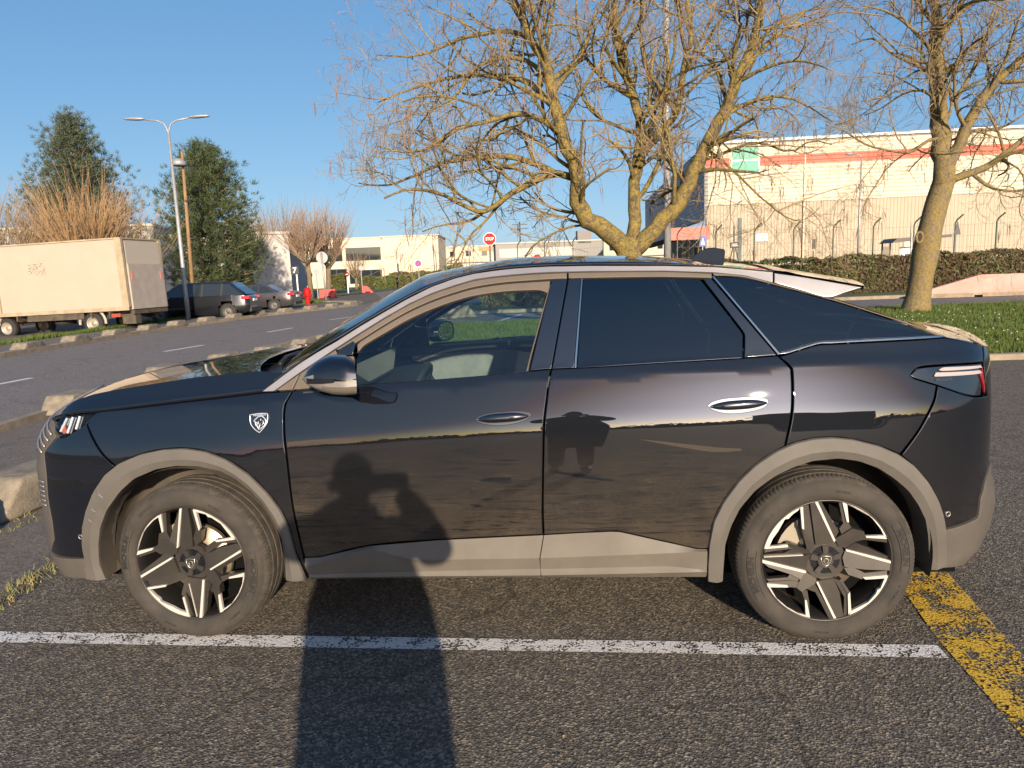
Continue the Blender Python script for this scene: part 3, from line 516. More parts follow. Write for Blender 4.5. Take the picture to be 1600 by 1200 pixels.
# ---- white hall left of the far junction, office block, long far building, grey block
def facade(nm, label, org, rz, L, D, H, mat, wins=(), extra=None):
    o = empty(nm, org, rz, label, 'building'); b = MB(); b.box((L/2, D/2, H/2), (L, D, H)); wl = b.build('wall', mat, o)
    b = MB(); b.box((L/2, D/2, H+.1), (L+.3, D+.3, .2)); b.build('roof', pm('roof_edge', (.45, .41, .35), .7), o)
    for x0, x1, z0, z1 in wins:
        b = MB(); b.box(((x0+x1)/2, -.03, (z0+z1)/2), (x1-x0, .10, z1-z0)); f = b.build('window', pm('window_frame_dark', (.06, .06, .06), .4), o)
        b = MB(); n_ = max(1, int((x1-x0)/1.6)); w_ = (x1-x0)/n_
        for i in range(n_): b.box((x0+w_*(i+.5), -.085, (z0+z1)/2), (w_-.12, .02, z1-z0-.12))
        b.build('pane', M['bgglass'], f)
    return o
M['hallwall'] = noisy('white_render', (.45, .43, .41), (.40, .385, .37), .3, .8)
a = at(300, 440, 62); facade('white_hall', 'plain white hall with a low roof behind the conifer and parked cars', (at(255, 440, 60)[0], 60, 0), R(12), 10.2, 20, 5.5, M['hallwall'], [(3.2, 4.0, 1.2, 3.2)])
facade('grey_hall', 'pale grey hall behind the cream truck', (-52, 62, 0), R(8), 21, 20, 6.8, noisy('grey_render', (.34, .33, .32), (.30, .29, .28), .3, .8))
ox = at(437, 430, 125)[0]; office = facade('office_block', 'low white office block with two bands of dark windows', (ox, 125, 0), 0, 18.5, 14, 8.2, noisy('white_concrete', (.57, .50, .37), (.53, .465, .35), .3, .8), [(.3, 4.6, 4.5, 6.7), (5.4, 11.0, 4.5, 6.7), (11.6, 17.6, 4.5, 6.7), (.5, 5.5, .6, 3.0), (8.0, 11.6, .6, 3.2), (12, 17.6, .6, 2.9)])
facade('office_wing', 'blank white wing of the office block', (at(600, 430, 124)[0], 124, 0), R(0), 9.5, 15, 8.2, noisy('white_wing', (.58, .50, .37), (.54, .47, .35), .3, .8))
lx = at(640, 430, 165)[0]; wn = [(2.2+i*3.6, 3.4+i*3.6, 5.5, 6.7) for i in range(26)]
lb = facade('long_building', 'long cream industrial building with a row of small windows', (lx, 165, 0), R(-1), 100, 20, 7.6, noisy('cream_render', (.54, .46, .34), (.50, .43, .32), .2, .8), wn+[(14, 26, 2.0, 3.6), (34, 44, 2.0, 3.2)])
b = MB(); b.box((50, -.3, 4.2), (100, .6, .25)); b.build('ledge', pm('ledge', (.35, .32, .27), .7), lb)
for x0, x1 in ((16, 27), (80, 88)): b = MB(); b.box(((x0+x1)/2, -.15, 7.0), (x1-x0, .1, .9)); b.build('sign_board', pm('orange_sign', (.62, .22, .10), .6), lb)
gx = at(775, 400, 120)[0]; gb = facade('grey_office', 'small grey office with a strip of pale windows behind the stop sign', (gx, 118, 0), R(3), 17.5, 10, 6.1, pm('grey_render_dark', (.25, .24, .23), .8))
for x0, x1, z0, z1 in ((.6, 12.8, 3.9, 5.3), (5.5, 9.5, 1.4, 2.6)): b = MB(); b.box(((x0+x1)/2, -.05, (z0+z1)/2), (x1-x0, .1, z1-z0)); b.build('window', pm('pale_window', (.34, .32, .27), .3), gb)
b = MB(); b.box((14.5, 1, 6.8), (2.2, 2, 2.0)); b.build('chimney', pm('chimney_grey', (.22, .2, .19), .8), gb)
o = empty('lattice_mast', (at(813, 380, 170)[0], 170, 0), 0, 'thin lattice mast on the skyline above the grey office', 'mast'); b = MB(); b.tube([(0, 0, 0), (0, 0, 13)], .15, 4); b.build('pole', M['darkmetal'], o)
for z in (11.4, 12.4): b = MB(); b.box((0, 0, z), (3.6, .2, .18)); b.build('crossarm', M['darkmetal'], o)
# what stands behind the photographer and shows in the paint: a low house row
facade('house_row', 'low dark brick house behind the photographer', (27, -52, 0), R(180), 15, 10, 5.2, noisy('brown_brick', (.16, .10, .07), (.12, .08, .06), .5, .9))
# ---------------------------------------------------------------- trees, shrubs, hedges
def nrm(v): return v/(math.sqrt(v@v)+1e-12)
def rough_path(P, n):
    # smooth curve through P, n points
    P = np.asarray(P, float); L = np.r_[0, np.cumsum(np.linalg.norm(np.diff(P, axis=0), axis=1))]; t = np.linspace(0, L[-1], n)
    return spl(L, P, t) if len(P) > 2 else np.stack([np.interp(t, L, P[:, k]) for k in range(3)], -1)
def spl(t, y, tq):
    n = len(t); h = np.diff(t); A = np.eye(n); b = np.zeros_like(y)
    for i in range(1, n-1):
        A[i, i-1], A[i, i], A[i, i+1] = h[i-1], 2*(h[i-1]+h[i]), h[i]; b[i] = 6*((y[i+1]-y[i])/h[i]-(y[i]-y[i-1])/h[i-1])
    Mm = np.linalg.solve(A, b); k = np.clip(np.searchsorted(t, tq)-1, 0, n-2); H = h[k][:, None]; a = ((t[k+1]-tq))[:, None]/H; c = ((tq-t[k]))[:, None]/H
    return a*y[k]+c*y[k+1]+((a**3-a)*Mm[k]+(c**3-c)*Mm[k+1])*H*H/6
def bark(name, moss, wood, scale=5):
    mt = pm(name, wood, .9, spec=.2); v = coord(mt); n = noise(mt, scale, 6, .7, v, 1.2); n2 = noise(mt, scale*6, 4, .7, v)
    c = ramp(mt, n.outputs[0], [(.40, wood), (.54, moss)]); c = mixc(mt, ramp(mt, n2.outputs[0], [(.3, g1(.75)), (.62, g1(0))]), c, tuple(k*.35 for k in wood)); Lk(mt, c, bsdf(mt).inputs['Base Color']); bump(mt, n2.outputs[0], .9, .03); return mt
M['bark'] = bark('lichened_bark', (.29, .215, .060), (.115, .09, .062)); M['bark2'] = bark('grey_bark', (.25, .185, .065), (.21, .165, .105), 3)
M['twig'] = noisy('twig_bark', (.31, .23, .11), (.17, .125, .085), 3, .9); M['pod'] = noisy('dry_seed_pods', (.27, .17, .12), (.16, .105, .08), 4, .9)
class Tree:
    def __init__(s, seed): s.r = np.random.default_rng(seed); s.wood = MB(); s.twig = MB(); s.pod = MB(); s.np = 0
    def limb(s, P, r0, r1, kids, lvl=0, n=None, depth=3, sc=1.0, twist=.5, droop=0, start=.15, pods=0):
        P = np.asarray(P, float); L = np.linalg.norm(np.diff(P, axis=0), axis=1).sum(); n = n or max(5, int(L/.22)); Q = rough_path(P, n)
        if lvl == 0: Q[1:-1] += s.r.normal(0, r0*.10, (n-2, 3))
        t = np.linspace(0, 1, n); rr = r0+(r1-r0)*t
        (s.wood if r0 > .022 else s.twig).tube(list(Q), rr, 12 if r0 > .12 else (8 if r0 > .05 else (5 if r0 > .016 else 3)), r0 > .022)
        s.sprout(Q, rr, L, kids, lvl, depth, sc, twist, droop, start, pods)
    def sprout(s, Q, rr, L, kids, lvl, depth, sc, twist, droop, start, pods):
        if lvl >= depth: return
        n = len(Q); m_ = max(1, int(round(kids[lvl]*L))) if kids[lvl] > 0 else 0
        for i in range(m_):
            t = start+(1-start)*((i+s.r.random())/m_); k = min(n-2, int(t*(n-1))); p = Q[k]+(Q[k+1]-Q[k])*(t*(n-1)-k); T = nrm(Q[k+1]-Q[k])
            u = nrm(np.cross(T, nrm(s.r.normal(size=3)))); ang = s.r.uniform(.55, 1.25); d = nrm(T*math.cos(ang)+u*math.sin(ang)+np.array([0, 0, .12-droop]))
            ln = sc*(2.0, .95, .46, .22)[lvl]*s.r.uniform(.55, 1.25)*(1.15-.45*t); r0 = min(rr[k]*.55, (.05, .018, .0085, .006)[lvl]*(.7+.6*s.r.random())); m2 = max(4, int(ln/(.26, .13, .08, .06)[lvl]))
            pts = [p]; dd = d; cv = nrm(np.cross(d, s.r.normal(size=3)))*s.r.uniform(.08, .34)*(.6, .9, 1.1, 1.1)[lvl]
            for j in range(m2):
                dd = nrm(dd+cv+s.r.normal(0, twist*(.15, .18, .2, .2)[lvl], 3)+np.array([0, 0, .02])); pts.append(pts[-1]+dd*ln/m2)
            pts = np.array(pts); re = np.linspace(r0, max(r0*.5, .0042), len(pts))
            (s.wood if r0 > .022 else s.twig).tube(list(pts), re, 6 if r0 > .022 else (4 if r0 > .01 else 3), False)
            if lvl >= 1 and pods and s.r.random() < pods:
                for q in range(s.r.integers(1, 5)):
                    e = pts[-1]+s.r.normal(0, .03, 3); l_ = s.r.uniform(.18, .42); o = s.r.normal(0, .05, 2); s.pod.tube([e, e+np.array([o[0]*.4, o[1]*.4, -l_*.5]), e+np.array([o[0], o[1], -l_])], [.006, .008, .003], 3, False)
            s.sprout(pts, re, ln, kids, lvl+1, depth, sc, twist, droop, .25, pods)
    def done(s, name, label, group, bk, tw, loc):
        o = empty(name, loc, 0, label, 'tree', group); off = np.array([-loc[0], -loc[1], -loc[2]])
        for mb, nm, mt in ((s.wood, 'trunk', bk), (s.twig, 'crown', tw), (s.pod, 'seed_pods', M['pod'])):
            if mb.v:
                x = mesh_obj(nm, np.array(mb.v)+off, mb.f, mt, o, True)
                if nm == 'seed_pods': x['kind'] = 'stuff'
        return o
def px_limb(pts, Y, dy=0):
    n = len(pts); return [at(x, y, Y+dy*(i/(n-1))) for i, (x, y) in enumerate(pts)]
# --- the big forked tree behind the roof
YT = 16.5; t = Tree(12); base = at(984, 420, YT); b0 = (base[0], YT, .08)
K3 = (2.7, 4.4, 5.4); P = dict(kids=K3, depth=3, sc=1.0, twist=.8, pods=.08)
t.wood.tube([np.array(b0)+(0, 0, -.1), np.array(b0)+(0, 0, .25), np.array(b0)+(-.02, 0, .9), at(983, 405, YT), at(984, 375, YT)], [.44, .32, .275, .285, .30], 16)
for pts, r0, r1, dy in (
    ([(980, 395), (962, 372), (930, 350), (903, 322), (904, 281), (881, 219), (866, 162), (850, 100), (826, 53), (822, -40)], .225, .05, -.8),
    ([(985, 392), (990, 345), (990, 300), (997, 250), (1000, 187), (980, 125), (964, 62), (956, -10), (950, -90)], .155, .05, .6),
    ([(990, 392), (1012, 366), (1056, 320), (1094, 246), (1127, 184), (1150, 130), (1176, 66), (1190, -10), (1200, -80)], .20, .055, -.5),
    ([(998, 260), (1020, 215), (1056, 178), (1066, 120), (1080, 55), (1072, -10), (1065, -70)], .095, .035, 1.2)): t.limb(px_limb(pts, YT, dy), r0, r1, **P)
for pts, r0, r1, dy in (
    ([(904, 281), (869, 272), (828, 287), (794, 306), (756, 331), (712, 314), (675, 300), (640, 296), (600, 310)], .085, .018, -1.0),
    ([(869, 272), (838, 257), (806, 246), (750, 246), (690, 256), (640, 278), (600, 290), (560, 286)], .08, .014, .8),
    ([(881, 219), (864, 200), (845, 187), (800, 178), (760, 190), (719, 200), (680, 225), (640, 238), (590, 228)], .075, .014, -1.4),
    ([(860, 162), (843, 145), (825, 128), (795, 120), (766, 116), (725, 118), (684, 126), (640, 140), (590, 160)], .075, .014, 1.2),
    ([(866, 150), (830, 98), (790, 90), (740, 110), (720, 140), (690, 165), (640, 180)], .06, .012, -.5),
    ([(828, 60), (790, 48), (750, 54), (719, 60), (680, 78), (640, 88), (590, 86)], .06, .012, .9),
    ([(826, 53), (800, 10), (770, -25), (720, -40)], .05, .012, -.6), ([(850, 90), (860, 40), (870, -20)], .06, .02, 1.5), ([(756, 331), (735, 345), (690, 352), (660, 362)], .04, .012, -.3),
    ([(940, 357), (915, 338), (880, 330), (850, 318), (835, 300)], .06, .014, .9), ([(1000, 187), (1030, 160), (1050, 100), (1060, 40)], .06, .02, -1), ([(985, 150), (930, 110), (905, 60), (900, -10)], .06, .015, -.8),
    ([(1000, 210), (950, 190), (920, 170), (905, 120)], .05, .012, .6), ([(1094, 250), (1130, 240), (1169, 225), (1205, 228), (1240, 236), (1262, 222), (1300, 226)], .045, .012, -.9),
    ([(1105, 232), (1140, 262), (1180, 300), (1215, 330), (1250, 345), (1280, 325)], .035, .009, .4), ([(1127, 184), (1170, 160), (1220, 150), (1260, 165), (1300, 190)], .05, .012, 1.0), ([(1150, 130), (1200, 105), (1250, 95), (1300, 110)], .05, .012, -1.2),
    ([(1165, 95), (1200, 50), (1250, 20), (1300, 10)], .05, .012, .8), ([(1110, 240), (1145, 290), (1140, 330), (1150, 358)], .02, .006, -.3), ([(1176, 66), (1150, 30), (1130, -20)], .05, .015, 1.4), ([(1060, 178), (1020, 120), (1000, 60), (1005, 0)], .05, .015, -1.2),
    ([(1040, 330), (1070, 300), (1060, 260), (1040, 240)], .035, .01, .8), ([(1215, 330), (1290, 300), (1330, 290)], .02, .008, .3)): t.limb(px_limb(pts, YT, dy), r0, r1, K3, 0, None, 3, 1.0, .85, 0, .08, .07)
t.done('bare_tree', 'large bare tree with mossy yellow forked limbs and hanging pods behind the car roof', 'bare roadside trees', M['bark'], M['twig'], b0)
# --- the leaning tree on the right
YR = 21.5; t = Tree(23); q = gnd(1432, 486, .08); b0 = (q[0], q[1], .08); YR = q[1]
t.wood.tube([at(1430, 492, YR), at(1431, 483, YR), at(1435, 462, YR), at(1440, 430, YR), at(1446, 395, YR), at(1453, 360, YR), at(1463, 320, YR), at(1475, 282, YR), at(1476, 250, YR)], [.46, .38, .315, .30, .345, .30, .29, .275, .255], 16)
P = dict(kids=(2.5, 4.4, 5.6), depth=3, sc=1.15, twist=.8, pods=.06)
for pts, r0, r1, dy in (([(1476, 262), (1471, 220), (1466, 150), (1463, 60), (1458, -10), (1450, -90)], .26, .07, .5), ([(1478, 268), (1500, 222), (1525, 170), (1560, 125), (1605, 85), (1660, 40)], .17, .06, -1.0), ([(1482, 284), (1512, 272), (1545, 258), (1570, 240), (1600, 216), (1650, 190)], .11, .05, -.6)): t.limb(px_limb(pts, YR, dy), r0, r1, **P)
for pts, r0, r1, dy in (([(1466, 216), (1446, 222), (1428, 236), (1390, 235), (1350, 224), (1320, 205), (1290, 195)], .05, .012, -.5), ([(1465, 130), (1430, 100), (1395, 85), (1360, 60), (1330, 70)], .06, .014, .6), ([(1464, 90), (1430, 50), (1390, 20), (1350, 10)], .06, .014, -.8), ([(1466, 160), (1435, 140), (1405, 150), (1375, 170), (1350, 180)], .045, .012, 1.0), ([(1464, 70), (1490, 30), (1530, 0), (1570, -20)], .07, .02, .4), ([(1500, 222), (1520, 205), (1560, 200), (1610, 170)], .06, .02, 1.0), ([(1490, 160), (1520, 110), (1540, 60), (1560, 10)], .06, .02, -.8), ([(1462, 40), (1430, 0), (1400, -40)], .06, .02, .8), ([(1560, 250), (1590, 262), (1600, 300), (1592, 330), (1605, 350)], .03, .008, -.4), ([(1466, 185), (1480, 140), (1500, 90), (1500, 30)], .06, .02, -1)): t.limb(px_limb(pts, YR, dy), r0, r1, (2.5, 4.4, 5.6), 0, None, 3, 1.1, .85, 0, .08, .06)
o = t.done('bare_tree', 'leaning bare tree with a knot hole on the lawn at the right', 'bare roadside trees', M['bark2'], M['twig'], b0)
kn = at(1436, 371, YR-.36)-np.array(b0); b = MB(); b.tube([kn+np.array([.085*math.cos(a), -.02, .14*math.sin(a)]) for a in np.linspace(0, 2*math.pi, 20)], .035, 8, False); b.build('knot_hole', M['bark2'], o, True); b = MB(); b.lathe([(0, -.03), (.07, -.025)], tuple(kn), 14, 'y'); b.build('knot_hollow', pm('hollow', (.03, .02, .015), .9), o)
# --- conifers
def needles(name, c1, c2): return noisy(name, c1, c2, .9, .7, lo=.3, hi=.7, spec=.3)
def conifer(px, base_y, Y, top_y, outline, label, seed, mat, dens=1.0, gaps=.2, low=.12):
    q = at(px, base_y, Y); top = at(px, top_y, Y)[2]; x0 = q[0]; r = np.random.default_rng(seed); b = MB(); tr = MB(); tr.tube([(x0, Y, 0), (x0+.05, Y, top*.5), (x0, Y, top*.97)], [.32, .2, .04], 8); br = MB()
    H = top; n = int(250*dens); V = []; F = []
    for i in range(n):
        u = low+(1-low)*(i+r.random())/n; R0 = np.interp(u, outline[0], outline[1])*r.uniform(.62, 1.12); a = i*2.399+r.normal(0, .3); up = r.uniform(.05, .45); p0 = np.array([x0, Y, u*H]); d = np.array([math.cos(a), math.sin(a), up]); tip = p0+d*R0
        br.tube([p0, p0+d*R0*.5-np.array([0, 0, .1]), tip], [.035, .025, .01], 3, False)
        for k in range(int(5+R0*5)):
            t_ = r.uniform(.35, 1.05); c = p0+d*R0*t_+r.normal(0, .22, 3)*(.5+t_)
            if r.random() < gaps: continue
            ax = nrm(nrm(c-p0)+np.array([0, 0, .7])+r.normal(0, .3, 3))
            for m_ in range(13):
                e = nrm(ax*.9+r.normal(0, .55, 3)); l_ = r.uniform(.16, .34); s_ = nrm(np.cross(e, r.normal(size=3)))*.018; o_ = c+r.normal(0, .06, 3); n0 = len(V); V += [o_-s_, o_+s_, o_+e*l_]; F.append((n0, n0+1, n0+2))
    o = empty('conifer', (x0, Y, 0), 0, label, 'tree', 'dark conifers'); off = np.array([x0, Y, 0])
    mesh_obj('trunk', np.array(tr.v)-off, tr.f, M['bark2'], o, True); mesh_obj('branches', np.array(br.v)-off, br.f, M['twig'], o, True); mesh_obj('crown', np.array(V)-off, F, mat, o); return o
M['needle1'] = needles('blue_green_needles', (.050, .072, .045), (.10, .115, .070)); M['needle2'] = needles('dark_green_needles', (.034, .058, .026), (.085, .105, .040))
conifer(140, 440, 46, 182, ([0, .2, .45, .6, .75, .88, 1], [3.0, 3.6, 3.5, 2.9, 2.0, 1.4, .25]), 'ragged blue-green conifer rising behind the cream truck', 5, M['needle1'], 1.3, .18, .3)
conifer(338, 450, 44, 230, ([0, .15, .3, .5, .7, .85, .95, 1], [2.2, 3.0, 2.95, 2.75, 2.3, 1.6, .9, .4]), 'dense dark green conifer behind the street lamp and black SUV', 6, M['needle2'], 1.35, .12, .10)
# --- pollarded bushes: fans of straight shoots
def pollard(px, Y, trunk_h, trunk_r, nsh, length, spread, label, seed, mat, tw, lean=0, boughs=5, wood=None):
    x0 = at(px, 430, Y)[0]; r = np.random.default_rng(seed); w_ = MB(); s_ = MB(); hd = np.array([x0+lean, Y, trunk_h]); w_.tube([(x0, Y, -.05), (x0+lean*.5, Y, trunk_h*.55), hd], [trunk_r*1.25, trunk_r, trunk_r*1.0], 8); heads = []
    for i in range(boughs+4):
        a = 2.4*i+r.normal(0, .3); k = r.uniform(.12, .34); b0 = hd-(0, 0, r.uniform(0, .35)*trunk_h*.5); e = hd+np.array([math.cos(a)*spread*k, math.sin(a)*spread*k, length*r.uniform(.15, .42)]); mp = (b0+e)/2+np.array([math.cos(a), math.sin(a), 0])*spread*.05; w_.tube([b0, mp, e], [trunk_r*.5, trunk_r*.36, trunk_r*.2], 6); heads += [e, mp, mp*.4+e*.6]
    for i in range(nsh):
        h = heads[r.integers(len(heads))]; d = nrm(np.array([r.normal(0, .26), r.normal(0, .26), 1.0])+(h-hd)*np.array([1, 1, 0])*.75/max(spread*.34, .1)); l_ = length*r.uniform(.5, 1.0); b_ = r.normal(0, .06, 3)*l_; s_.tube([h, h+d*l_*.5+b_, h+d*l_+b_*.5+(0, 0, l_*.06)], [tw, tw*.75, tw*.35], 3, False)
        if r.random() < .7:
            m_ = h+d*l_*r.uniform(.25, .6)+b_*.7; d2 = nrm(d+r.normal(0, .35, 3)); s_.tube([m_, m_+d2*l_*.4], [tw*.6, tw*.25], 3, False)
    o = empty('pollarded_tree', (x0, Y, 0), 0, label, 'tree', 'pollarded bare trees'); off = np.array([x0, Y, 0]); mesh_obj('trunk', np.array(w_.v)-off, w_.f, wood or M['polbark'], o, True); mesh_obj('shoots', np.array(s_.v)-off, s_.f, mat, o); return o
M['polbark'] = noisy('pollard_bark', (.20, .15, .09), (.13, .10, .065), 3, .9)
M['osier'] = noisy('orange_osier', (.31, .19, .085), (.21, .125, .065), .8, .8); M['redtwig'] = noisy('reddish_twigs', (.27, .175, .11), (.19, .13, .09), 1, .85); M['browntwig'] = noisy('brown_twigs', (.22, .15, .085), (.15, .11, .07), 1, .85)
pollard(145, 34, 1.6, .22, 330, 4.3, 4.0, 'fan of long orange osier shoots above the cream truck', 31, M['osier'], .016, 0, 8)
pollard(88, 35, 1.6, .2, 240, 3.7, 3.4, 'orange-brown osier clump left of the tall fan above the truck', 32, M['osier'], .016, 0, 6)
pollard(196, 37, 1.4, .16, 90, 4.6, 2.4, 'thin upright grey osier between the truck and the dark conifer', 33, M['redtwig'], .012, .3, 4)
pollard(18, 33, 1.8, .16, 110, 3.6, 2.6, 'greyish bare osier at the left edge above the truck', 34, M['browntwig'], .013, 0, 6)
pollard(-25, 33, 1.8, .16, 90, 3.9, 2.6, 'bare osier cut off by the left picture edge', 35, M['browntwig'], .013, 0, 5)
pollard(440, 66, 2.7, .20, 230, 5.2, 4.2, 'bare pollarded tree in front of the white hall corner', 36, M['browntwig'], .022, -.2, 7)
pollard(484, 62, 3.0, .21, 230, 4.2, 4.0, 'bare pollarded tree behind the red hydrant', 37, M['redtwig'], .022, -.1, 7)
pollard(512, 68, 2.8, .24, 250, 4.8, 4.4, 'bare pollarded tree behind the round sign back', 38, M['redtwig'], .022, .1, 7)
pollard(397, 60, 2.8, .2, 140, 4.0, 2.6, 'thin bare tree between the dark conifer and the white hall', 39, M['redtwig'], .018, -.4, 5)
pollard(556, 96, 1.6, .18, 110, 3.2, 2.6, 'small bare tree before the office block windows', 40, M['browntwig'], .022, 0, 6)
pollard(655, 128, 2.6, .25, 160, 4.6, 3.2, 'small bare tree at the end of the white office wing', 41, M['osier'], .03, 0, 6)
# --- hedges: a dark core under a coat of small leaves and twigs
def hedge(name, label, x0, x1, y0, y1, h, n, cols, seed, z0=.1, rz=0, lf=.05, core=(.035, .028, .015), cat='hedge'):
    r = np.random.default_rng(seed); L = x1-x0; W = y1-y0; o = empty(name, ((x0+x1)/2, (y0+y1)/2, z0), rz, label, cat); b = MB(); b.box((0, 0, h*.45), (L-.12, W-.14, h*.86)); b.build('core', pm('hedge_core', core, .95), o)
    for ci, (nm, mt, share, patch) in enumerate(cols):
        V = []; F = []
        k = int(n*share); x = r.uniform(-L/2, L/2, k*2); g = np.sin(x*1.3+ci*2)+np.sin(x*.47+1.1)+r.normal(0, 1.6, k*2); x = x[np.argsort(g*patch)[-k:]]
        face = r.random(k) < .32; y = np.where(face, r.uniform(-W/2, W/2, k), -W/2+np.abs(r.normal(0, .07, k))); hh = h*(1+.05*np.sin(x*2.1)+.03*np.sin(x*7)); z = np.where(face, hh+r.normal(0, .045, k), r.uniform(0, 1, k)**.9*hh); y = np.where(r.random(k) < .15, -y, y)
        c = np.stack([x, y, z], -1); d = r.normal(size=(k, 3)); d /= np.linalg.norm(d, axis=1)[:, None]; e = np.cross(d, r.normal(size=(k, 3))); e /= np.linalg.norm(e, axis=1)[:, None]; s = lf*r.uniform(.5, 1.3, k)[:, None]; asp = 1.0 if 'leaf' in nm or 'leaves' in nm else .14
        q = np.stack([c-d*s*1.3, c+e*s*.6*asp, c+d*s*1.3, c-e*s*.6*asp], 1).reshape(-1, 3); me = mesh_obj(nm, q, [(4*i, 4*i+1, 4*i+2, 4*i+3) for i in range(k)], mt, o)
    return o
M['hleaf'] = noisy('hedge_leaf_green', (.060, .095, .022), (.11, .135, .035), 2, .6); M['hbrown'] = noisy('hedge_leaf_brown', (.13, .080, .035), (.075, .050, .026), 2, .8); M['htwig'] = noisy('hedge_twigs', (.14, .10, .06), (.08, .055, .035), 3, .9)
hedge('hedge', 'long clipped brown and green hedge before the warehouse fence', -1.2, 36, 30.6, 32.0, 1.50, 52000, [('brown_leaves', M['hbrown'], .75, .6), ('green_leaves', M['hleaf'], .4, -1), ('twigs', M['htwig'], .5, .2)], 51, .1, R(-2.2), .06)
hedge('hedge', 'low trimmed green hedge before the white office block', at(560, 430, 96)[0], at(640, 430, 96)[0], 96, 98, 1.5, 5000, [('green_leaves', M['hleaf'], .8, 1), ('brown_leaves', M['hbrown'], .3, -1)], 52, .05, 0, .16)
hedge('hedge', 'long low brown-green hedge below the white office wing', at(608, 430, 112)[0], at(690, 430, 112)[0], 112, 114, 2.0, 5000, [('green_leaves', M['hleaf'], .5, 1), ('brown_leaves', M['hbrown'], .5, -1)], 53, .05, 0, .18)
hedge('bush', 'rounded dark bush beside the office entrance', at(517, 430, 100)[0], at(537, 430, 100)[0], 100, 102, 2.0, 2600, [('green_leaves', M['hleaf'], .6, 1), ('brown_leaves', M['hbrown'], .4, -1)], 54, .05, 0, .15, cat='bush')
hedge('bush', 'dark bush behind the left bare pollarded trees', at(452, 430, 80)[0], at(470, 430, 80)[0], 80, 82, 2.2, 2600, [('green_leaves', M['hleaf'], .7, 1), ('brown_leaves', M['hbrown'], .3, -1)], 55, .05, 0, .14, cat='bush')
hedge('bush', 'yellow-green bush between the two parked dark cars', at(372, 450, 48)[0], at(388, 450, 48)[0], 48, 49, 2.0, 1500, [('green_leaves', M['grass'], .9, 1)], 56, .05, 0, .09, cat='bush')
hedge('bush', 'dark olive bush at the foot of the far lamp left of the stop sign', at(695, 430, 118)[0], at(722, 430, 118)[0], 118, 120, 2.9, 2600, [('green_leaves', M['hleaf'], .9, 1)], 57, .05, 0, .18, cat='bush')
r = np.random.default_rng(77); V = []; F = []
for k in range(9000):
    x = r.uniform(-70, 75); h = 1.0+.5*math.sin(x*.21)+.35*math.sin(x*.57+1); c = np.array([x, -58+r.normal(0, 1.2), abs(r.normal(0, .6))*max(h, .5)]); d = r.normal(size=3)*.32; e = r.normal(size=3)*.32; n0 = len(V); V += [c-d, c+e, c+d, c-e]; F.append((n0, n0+1, n0+2, n0+3))
tag(mesh_obj('far_bushes', V, F, M['hbrown']), 'far scrub behind the photographer, mirrored in the doors', 'scrub', kind='stuff')
# ---------------------------------------------------------------- the car in the foreground
PLAN=np.array([(-2.295,0),(-2.288,-.25),(-2.255,-.48),(-2.195,-.69),(-2.075,-.808),(-1.86,-.876),(-1.6,-.905),(-1.2,-.924),(-.6,-.93),(0,-.931),(.6,-.93),(1.2,-.925),(1.6,-.907),(1.85,-.868),(2.03,-.785),(2.145,-.655),(2.205,-.46),(2.24,-.22),(2.247,0)],float)
def spline(t,y,tq):
    n=len(t);h=np.diff(t);A=np.zeros((n,n));b=np.zeros((n,)+y.shape[1:])
    A[0,0]=A[-1,-1]=1
    for i in range(1,n-1):
        A[i,i-1],A[i,i],A[i,i+1]=h[i-1],2*(h[i-1]+h[i]),h[i]
        b[i]=6*((y[i+1]-y[i])/h[i]-(y[i]-y[i-1])/h[i-1])
    M=np.linalg.solve(A,b)
    k=np.clip(np.searchsorted(t,tq)-1,0,n-2);H=h[k];a=(t[k+1]-tq)/H;c=(tq-t[k])/H
    if y.ndim>1:a=a[:,None];c=c[:,None];H=H[:,None]
    return a*y[k]+c*y[k+1]+((a**3-a)*M[k]+(c**3-c)*M[k+1])*H*H/6
_t=np.r_[0,np.cumsum(np.hypot(*np.diff(PLAN,axis=0).T))]
_q=np.linspace(0,_t[-1],1600)
_P=spline(_t,PLAN,_q)
_s=np.r_[0,np.cumsum(np.hypot(*np.diff(_P,axis=0).T))]
_s-=np.interp(0,_P[:,0],_s)          # s=0 at x=0
_T=np.gradient(_P,_s,axis=0);_T/=np.hypot(_T[:,0],_T[:,1])[:,None]
def plan(s):
    return (np.interp(s,_s,_P[:,0]),np.interp(s,_s,_P[:,1]),np.interp(s,_s,_T[:,1]),-np.interp(s,_s,_T[:,0]))  # x,y, outward normal (ty,-tx)
def sm(a,b,x):
    t=np.clip((x-a)/(b-a),0,1);return t*t*(3-2*t)
# crease height and belt height along x
CX=np.array([-2.3,-1.6,-1.0,0,1.2,2.0,2.3]);CZ=np.array([1.0,1.025,1.048,1.107,1.145,1.135,1.12])
BX=CX.copy();BZ=CZ+.07
# tilt angle (deg) against height: below the crease
ZT=np.array([.05,.20,.38,.52,.64,.74,.81,.85,.88,1.0]);TT=np.array([-14,-9,-4,-1,1.5,3.8,6.,9.5,12.5,15.5])
_z=np.linspace(0,2.0,2001)
def _mk(zz,tt):
    d=np.cumsum(np.tan(np.radians(np.interp(_z,zz,tt))))*.001
    return d
_dl=_mk(ZT,TT);_dl-=_dl.min()
UZ=np.array([0,.012,.018,.058,.068,.30,.45,.50,.60]);UT=np.array([15,15,27,29,23,25,30,42,62.])  # above the crease: height over the crease
_u=np.linspace(0,.8,801);_du=np.cumsum(np.tan(np.radians(np.interp(_u,UZ,UT))))*.001
